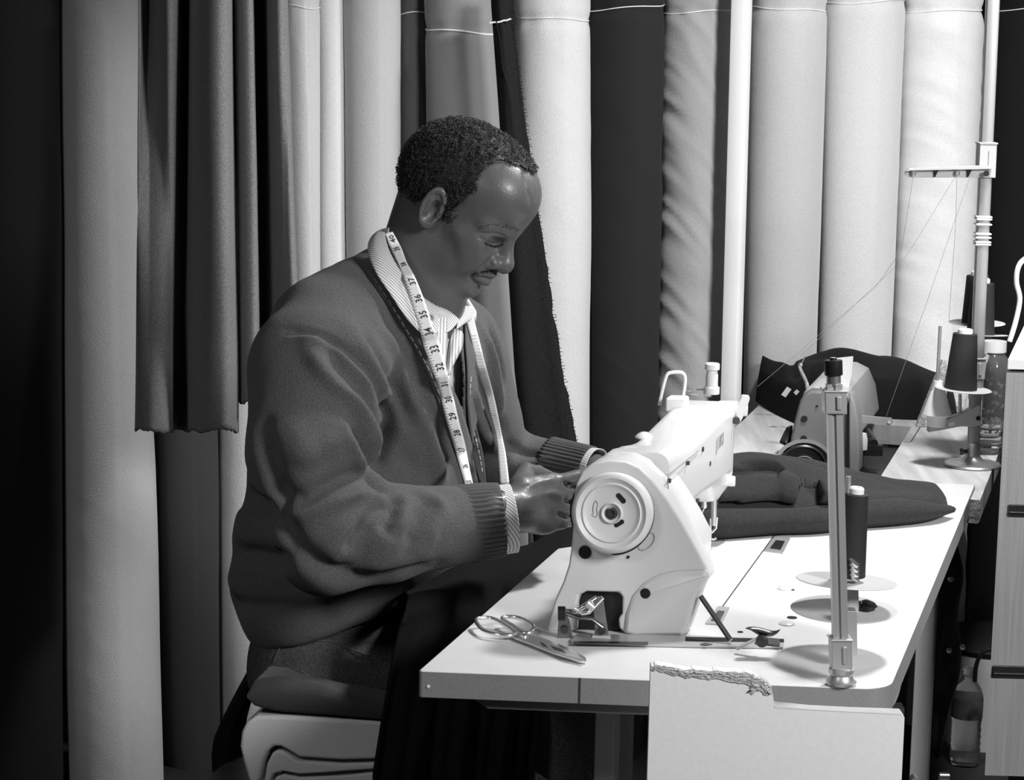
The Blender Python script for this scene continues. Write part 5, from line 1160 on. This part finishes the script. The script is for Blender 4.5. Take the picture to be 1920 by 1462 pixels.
jl = [(J([(690, 290), (780, 320), (870, 350), (980, 345), (1110, 380), (1300, 450), (1480, 480)]), .003, .0022), (J([(730, 575), (830, 610), (950, 680), (1100, 760)]), .003, .0022),
      (J([(730, 620), (850, 680), (1000, 740)]), .004, -.004), (J([(1000, 330), (1060, 250), (1140, 180)]), .0025, -.0025), (J([(690, 300), (620, 400), (570, 520)]), .0025, .002), (J([(650, 300), (580, 400), (530, 500)]), .0025, .002),
      (J([(1280, 400), (1400, 300), (1560, 150)]), .012, .004), (J([(1200, 350), (1330, 250), (1500, 130)]), .010, -.004), (J([(1000, 420), (1200, 480), (1450, 530)]), .012, .004)]
jv = sculpt(jv, jf, jl)
denim = mat('denim_dark', .075, .85, spec=.2, bump=(420, .7, 3), var=(260, .35)); jeans = npmesh('jeans', jv, jf, denim, man); j_bvh = bvh_of(jv, jf)
m = MB()
for s_ in (jl[0][0], jl[1][0], jl[4][0]):
    pl = stroke3(j_bvh, s_, 5)
    if len(pl) > 2: m.tube([p+V3(0, -.0014, .0006) for p in pl], .0006, 5)
m.build('stitching', mat('stitch_tan', .14, .8), jeans)
for k_, an in ((0, ankN), (1, ankF)):
    m = MB(); R = []
    for x, w, h, zb_ in ((-.07, .02, .05, .004), (-.06, .034, .09, 0), (-.02, .038, .10, 0), (.04, .040, .085, 0), (.10, .046, .055, 0), (.15, .044, .040, 0), (.185, .030, .026, .003), (.20, .012, .014, .006)):
        R.append([an*[1, 1, 0]+FB*x+LB*w*math.cos(t)+Z*(zb_+h*.5+h*.5*math.sin(t)) for t in np.linspace(0, 2*math.pi, 20, endpoint=False)])
    m.rings(R); m.build('shoe', mat('shoe_black', .015, .35), man, smooth=180)
# black garment: from the lap over the knees, falling between the man and the table
cols = []
for s in np.linspace(0, 1, 70):
    x0 = np.interp(s, [0, .3, .6, 1], [760, 860, 950, 1068]); yA = np.interp(s, [0, .25, .5, .75, 1], [1112, 1068, 1040, 1022, 985]); Ya = 3.30+.33*s
    xb = np.interp(s, [0, 1], [758, 1078]); yB = np.interp(s, [0, .35, .7, 1], [1150, 1100, 1065, 1012]); Yb_ = 3.12+.40*s
    w = .010*math.sin(s*21+1)+.006*math.sin(s*47)
    c_ = [at(x0, yA, Ya), at(x0+3, (yA+yB)/2, (Ya+Yb_)/2)+Z*.008, at(xb, yB, Yb_)]
    top = c_[-1]; bx = np.interp(s, [0, .06, .5, 1], [700, 722, 860, 1000]); by = 1500
    for t in np.linspace(.08, 1, 16):
        q = at(xb+(bx-xb)*min(1, t*1.15)**.8, yB+(by-yB)*t, 3.12+.12*s+(Yb_-3.12-.12*s)*(1-t)**3); c_.append(q+V3(0, w*t*1.6, 0))
    cols.append(spline(c_, 3))
m = MB(); m.sheet(cols); tag(m.build('black_garment', cloth('cloth_black2', .010, .25, .25), smooth=180, solid=.004), 'black garment lying over the lap of the man and hanging down beside the white table', 'garment')

# --- tape measure
tapem = mat('tape_white', .80, .5); numm = mat('tape_ink', .03, .6)
C2 = lambda s: [(780+x/4.567, 600+y/4.567) for x, y in s]
both = {}
n_near = 150
nl = [(722, 438), (732, 468), (744, 492), (757, 520), (768, 552), (777, 585), (784, 605), (793, 645), (803, 672), (817, 712), (828, 752), (838, 790), (850, 832), (862, 875), (874, 916)]
nr = [(736, 434), (752, 463), (763, 492), (776, 515), (788, 542), (800, 575), (812, 612), (824, 640), (832, 672), (842, 712), (852, 752), (862, 795), (872, 832), (880, 875), (889, 916)]
# surface the tape rests on: clothes and collar together
vs_all = list(map(tuple, cv)); fs_all = [tuple(int(i) for i in q) for q in cf]
for arr, k_, lb in ((sv, sf, 0),):
    n0 = len(vs_all); vs_all += list(map(tuple, arr)); fs_all += [tuple(int(i)+n0 for i in q) for q in k_]
for ob_ in [collar, lap, lap2]+[c_ for c_ in shirt.children if c_.name.startswith('shirt_front')]:
    me = ob_.data; n0 = len(vs_all); off = WL[ob_.name]; vs_all += [tuple(np.array(v.co)+off) for v in me.vertices]; fs_all += [tuple(i+n0 for i in p.vertices) for p in me.polygons]
qx, qy = projv(bv_); mm = (qx > 700) & (qx < 800) & (qy > 400) & (qy < 600); n0 = len(vs_all); vs_all += list(map(tuple, bv_)); fs_all += [tuple(int(i)+n0 for i in q) for q in bf_[mm[bf_].all(1)]]
cb = BVHTree.FromPolygons(vs_all, fs_all)
tape = thing('tape_measure', hit(cb, 840, 760)[0], 'white tape measure with black numbers hanging round the neck of the man', 'tape measure')
def ribbon2(bv, left, right, name, m_, par, lift, n, k=4, thick=.0006, win=13):
    def rs(pl):
        pl = np.array(spline([(*p, 0) for p in pl], 8))[:, :2]; d = np.r_[0, np.cumsum(np.hypot(*np.diff(pl, axis=0).T))]; u = np.linspace(0, d[-1], n); return np.stack([np.interp(u, d, pl[:, 0]), np.interp(u, d, pl[:, 1])], 1)
    a, b = rs(left), rs(right); D = np.full((n, 2), np.nan)
    for i in range(n):
        for j, t in enumerate((.1, .9)):
            h, _ = hit(bv, *(a[i]*(1-t)+b[i]*t))
            if h is not None and h[1] < 3.6: D[i, j] = np.linalg.norm(h-CP)
    for j in (0, 1):
        c = D[:, j]; ok = ~np.isnan(c); c = np.interp(np.arange(n), np.arange(n)[ok], c[ok]); p_ = np.pad(c, win, 'edge')
        c = np.array([p_[i:i+2*win+1].min() for i in range(n)]); p_ = np.pad(c, win, 'edge'); D[:, j] = np.array([p_[i:i+2*win+1].mean() for i in range(n)])-lift
    D[:] = D.min(1)[:, None]
    A = np.array([[CP+unit(ray(*(a[i]*(1-t)+b[i]*t)))*(D[i, 0]*(1-t)+D[i, 1]*t) for t in np.linspace(0, 1, k+1)] for i in range(n)])
    mb = MB(); mb.sheet([list(r) for r in A]); return mb.build(name, m_, par, smooth=180, solid=thick), A
t1_, TA = ribbon2(cb, nl, nr, 'tape_strip', tapem, tape, .004, n_near, win=10)
fl_ = C2([(425, -110), (430, 0), (480, 200), (520, 400), (590, 620), (640, 830), (690, 1010), (708, 1200), (722, 1400)]); fr_ = C2([(495, -110), (500, 0), (550, 200), (600, 400), (660, 620), (700, 800), (735, 980), (770, 1150), (800, 1400)])
t2_, TB = ribbon2(cb, fl_, fr_, 'tape_strip', tapem, tape, .004, 90, win=5)
# the hidden loop behind the neck
A0_, B0_ = TA[0].mean(0), TB[0].mean(0); cn0 = nk+(hp(-.03, 0, -.035)-nk)*.62; a0_ = A0_-cn0; an0 = math.atan2(a0_@LB, a0_@FB); mid = [A0_]
for t in np.linspace(.12, 1, 9):
    an_ = an0+(-(math.pi*2-1.25)-an0 if an0 < 0 else (math.pi*2-5.0))*0+(-(an0+2*math.pi-1.1) if an0 < 0 else (1.1-an0))*t
    mid.append(cn0+(FB*math.cos(an_)+LB*math.sin(an_))*(.066+.018*t)+Z*(a0_[2]*(1-t)-.03*t))
mid = mid[:-2]; mid += [B0_+LB*.020-Z*.010, B0_-Z*.004]
pl = spline(mid, 8); m = MB(); m.sheet([[p+Z*.007, p-Z*.007] for p in pl]); m.build('tape_loop', tapem, tape, smooth=180, solid=.0006)
def ribmap(A, s, t):     # s along 0..n-1, t across 0..1
    n, k = A.shape[0], A.shape[1]-1; s = min(max(s, 0), n-1.001); t = min(max(t, 0), .999); i, j = int(s), int(t*k); a, b = s-i, t*k-j
    p = (A[i, j]*(1-b)+A[i, j+1]*b)*(1-a)+(A[i+1, j]*(1-b)+A[i+1, j+1]*b)*a
    n_ = unit(np.cross(A[i+1, j]-A[i, j], A[i, j+1]-A[i, j])); n_ = n_ if n_@(CP-p) > 0 else -n_; return p, n_
L_ = np.r_[0, np.cumsum(np.linalg.norm(np.diff(TA[:, 2], axis=0), axis=1))]; wid = .0150
def put_text(A, L_, txt, sc, size, tc, m):
    vs, fs = text_mesh(txt, size, .0001); out = []
    for x, y, z in vs:      # reads up the tape
        sv_ = np.interp(sc-x, L_, np.arange(len(L_))); p, n_ = ribmap(A, sv_, tc-y/wid); out.append(p+n_*.0011)
    m.add(out, fs)
ypx = [(448, '40'), (468, '39'), (497, '38'), (528, '37'), (560, '36'), (590, '35'), (622, '34'), (655, '33'), (688, '32'), (719, '31'), (748, '30'), (780, '29'), (811, '28'), (843, '27'), (875, '26'), (904, '25')]
_, ty = projv(TA[:, 2])
for y, t in ypx: m = MB(); put_text(TA, L_, t, np.interp(y, ty, L_), .0115, .62, m); m.build('number', numm, t1_, smooth=0)
m = MB(); k = 0; sp_ = (np.interp(904, ty, L_)-np.interp(590, ty, L_))/10/8
for s in np.arange(np.interp(520, ty, L_), L_[-1], sp_):
    sv_ = np.interp(s, L_, np.arange(len(L_))); ln_ = .36 if k % 2 == 0 else .24; p, n_ = ribmap(TA, sv_, .01); q, n2_ = ribmap(TA, sv_, ln_); m.tube([p+n_*.0008, q+n2_*.0008], .00022, 4); k += 1
m.build('graduation_marks', numm, t1_, smooth=0)
LB_ = np.r_[0, np.cumsum(np.linalg.norm(np.diff(TB[:, 2], axis=0), axis=1))]; m = MB()
for s in np.arange(LB_[-1]*.12, LB_[-1], .0052):
    sv_ = np.interp(s, LB_, np.arange(len(LB_))); p, n_ = ribmap(TB, sv_, .12); q, n2_ = ribmap(TB, sv_, .85); m.tube([p+n_*.0008, q+n2_*.0008], .00030, 4)
m.build('graduation_marks', mat('tape_ink_pale', .45, .6), t2_, smooth=0)

# ================================================================ what he sits on
def fold_block(poly, Y0, Y1, name, m_, par=None, bv=.012):
    m = MB(); m.prism([tuple(at(*p, Y0)[[0, 2]]) for p in poly], V3(.06, Y1-Y0, 0), o=(0, Y0, 0)); return m.build(name, m_, par, bevel=bv, seg=5, smooth=60)
twill = mat('denim_pale', .75, .85, spec=.15, bump=(500, .5, 3), wave=('DIAGONAL', 140, .55, .6))
pad = thing('folded_jeans', V3(-.27, 3.35, .44), 'pale denim folded in layers as padding on the stool under the man', 'folded clothes')
fold_block([(449, 1400), (452, 1372), (462, 1352), (482, 1341), (540, 1343), (640, 1349), (728, 1352), (727, 1395), (716, 1424), (640, 1426), (560, 1420), (540, 1408), (526, 1400), (512, 1400), (500, 1410), (492, 1430), (486, 1470), (468, 1470), (456, 1430)], 3.2, 3.5, 'folded_layer', twill, pad, .006)
fold_block([(494, 1470), (500, 1432), (510, 1412), (522, 1406), (536, 1412), (556, 1426), (640, 1432), (714, 1430), (706, 1442), (600, 1450), (560, 1452), (530, 1446), (512, 1452), (506, 1470)], 3.205, 3.5, 'folded_layer', twill, pad, .004)
fold_block([(512, 1472), (516, 1458), (530, 1452), (560, 1458), (640, 1455), (704, 1448), (704, 1475)], 3.21, 3.5, 'folded_layer', twill, pad, .003)
zst = at(600, 1470, 3.35)[2]
stool = thing('stool', V3(-.27, 3.38, 0), 'low stool under the padding, its seat below the edge of the picture', 'stool')
m = MB(); m.lathe([(.001, zst-.045), (.165, zst-.045), (.17, zst-.035), (.17, zst-.012), (.162, zst-.004), (.001, zst-.004)], (-.27, 3.38, 0), n=40); m.build('seat', mat('stool_seat', .05, .5), stool)
for a in range(4):
    q = V3(math.cos(a*math.pi/2+.6), math.sin(a*math.pi/2+.6), 0); m = MB(); m.tube([V3(-.27, 3.38, zst-.045)+q*.12, V3(-.27, 3.38, 0)+q*.17], .014, 14); m.build('leg', darkst, stool)
cu = thing('cushion', V3(-.27, 3.38, .52), 'dark flat cushion between the man and the pale folded denim', 'cushion')
m = MB(); rows = []
for i, t in enumerate(np.linspace(0, 1, 26)):
    Yq = 3.19; xl = 463+t*265; yt = np.interp(xl, [463, 475, 520, 600, 728], [1300, 1277, 1274, 1290, 1328]); yb = np.interp(xl, [463, 475, 520, 600, 728], [1310, 1330, 1341, 1345, 1352])
    c = (at(xl, yt, Yq)+at(xl, yb, Yq))/2; h = (at(xl, yt, Yq)[2]-at(xl, yb, Yq)[2])/2; R = []
    for a, b in rrect(-.155, -h, .155, h, min(.022, h*.9), 5): R.append(c+V3(.0, .155, 0)+V3(.05*(a+.155)/.31, a, b))
    rows.append(R)
m.rings(rows); m.build('pad', mat('cushion_dark', .035, .9, bump=(300, .5), sheen=.2), cu, smooth=60)
rows = []
for y, xl, xr in ((1225, 486, 496), (1262, 462, 482), (1290, 446, 482), (1320, 430, 470), (1350, 415, 462), (1380, 402, 458), (1410, 398, 460), (1440, 400, 468), (1462, 398, 475), (1500, 400, 480)):
    a, b = at(xl, y, 3.52), at(xr, y, 3.52); c = (a+b)/2; h = (b-a)/2; rows.append([c+h*math.cos(t)+V3(0, .07*math.sin(t), 0) for t in np.linspace(0, 2*math.pi, 24, endpoint=False)])
m = MB(); m.rings(rows); tag(m.build('black_coat', cloth('cloth_black3', .008, .1, .2), smooth=180), 'black coat bunched behind the man at the back of the stool', 'coat')
# pale cloth under the table
rows = []
for i, t in enumerate(np.linspace(0, 1, 30)):
    y = 1374+t*110; xl = np.interp(y, [1374, 1400, 1430, 1450, 1484], [1008, 998, 982, 955, 930]); xr = np.interp(y, [1374, 1400, 1430, 1450, 1484], [1045, 1042, 1022, 1008, 998]); a, b = at(xl, y, 3.62), at(xr, y, 3.62)
    rows.append([a+(b-a)*s+V3(0, .012*math.sin(s*7+t*4), 0) for s in np.linspace(0, 1, 14)])
m = MB(); m.sheet(rows); tag(m.build('hanging_rag', twill, smooth=180, solid=.004), 'strip of pale denim hanging in the dark under the white table', 'cloth')
m = MB()
for pts in (((1030, 1330), (1045, 1390), (1075, 1430), (1100, 1475)), ((1085, 1335), (1085, 1400), (1060, 1475)), ((1105, 1330), (1085, 1400), (1110, 1475)), ((1020, 1350), (1060, 1400), (1092, 1480))): m.tube(spline([at(*p, 3.3) for p in pts], 6), .006, 8)
tag(m.build('cable_bundle', mat('cable_grey', .05, .4)), 'bundle of dark cables crossing in the shadow under the white table', 'cables', kind='stuff')
# ---------------------------------------------------------------- folds of the garment lying on the white table
gv = np.array([np.array(v.co) for v in cl1.data.vertices])+WL[cl1.name]; gb = BVHTree.FromPolygons([tuple(p) for p in gv], [tuple(p.vertices) for p in cl1.data.polygons])
gm = MATS['cloth_v30']
ribbon(gb, [(1312, 1002), (1340, 1009), (1400, 1005), (1452, 1001), (1530, 998), (1600, 989), (1680, 983), (1735, 975), (1768, 962)], [(1320, 962), (1345, 957), (1400, 957), (1460, 956), (1530, 951), (1590, 943), (1640, 938), (1700, 938), (1768, 948)], 'front_fold', gm, cl1, .004, thick=.004, arch=.016, sm=2)
ribbon(gb, [(1345, 950), (1390, 948), (1440, 944), (1500, 950), (1560, 946)], [(1384, 890), (1420, 884), (1470, 893), (1520, 912), (1562, 922)], 'middle_fold', gm, cl1, .010, thick=.004, arch=.018, sm=2)
h_, n_ = hit(gb, 1428, 897); rr = []
for k in range(16):
    t = k/15; c = h_+V3(0, -.05, .022)+V3(-.075*t, -.02*t, -.010*t); R0 = .026*(1-.25*t)+.002*math.sin(t*9)
    rr.append([c+V3(math.cos(a)*R0*1.25, -.25*R0*math.sin(a), math.sin(a)*R0*.85) for a in np.linspace(-.95*math.pi, .9*math.pi, 34)])
m = MB(); m.sheet(rr); m.build('rolled_hem', gm, cl1, smooth=180, solid=.004)
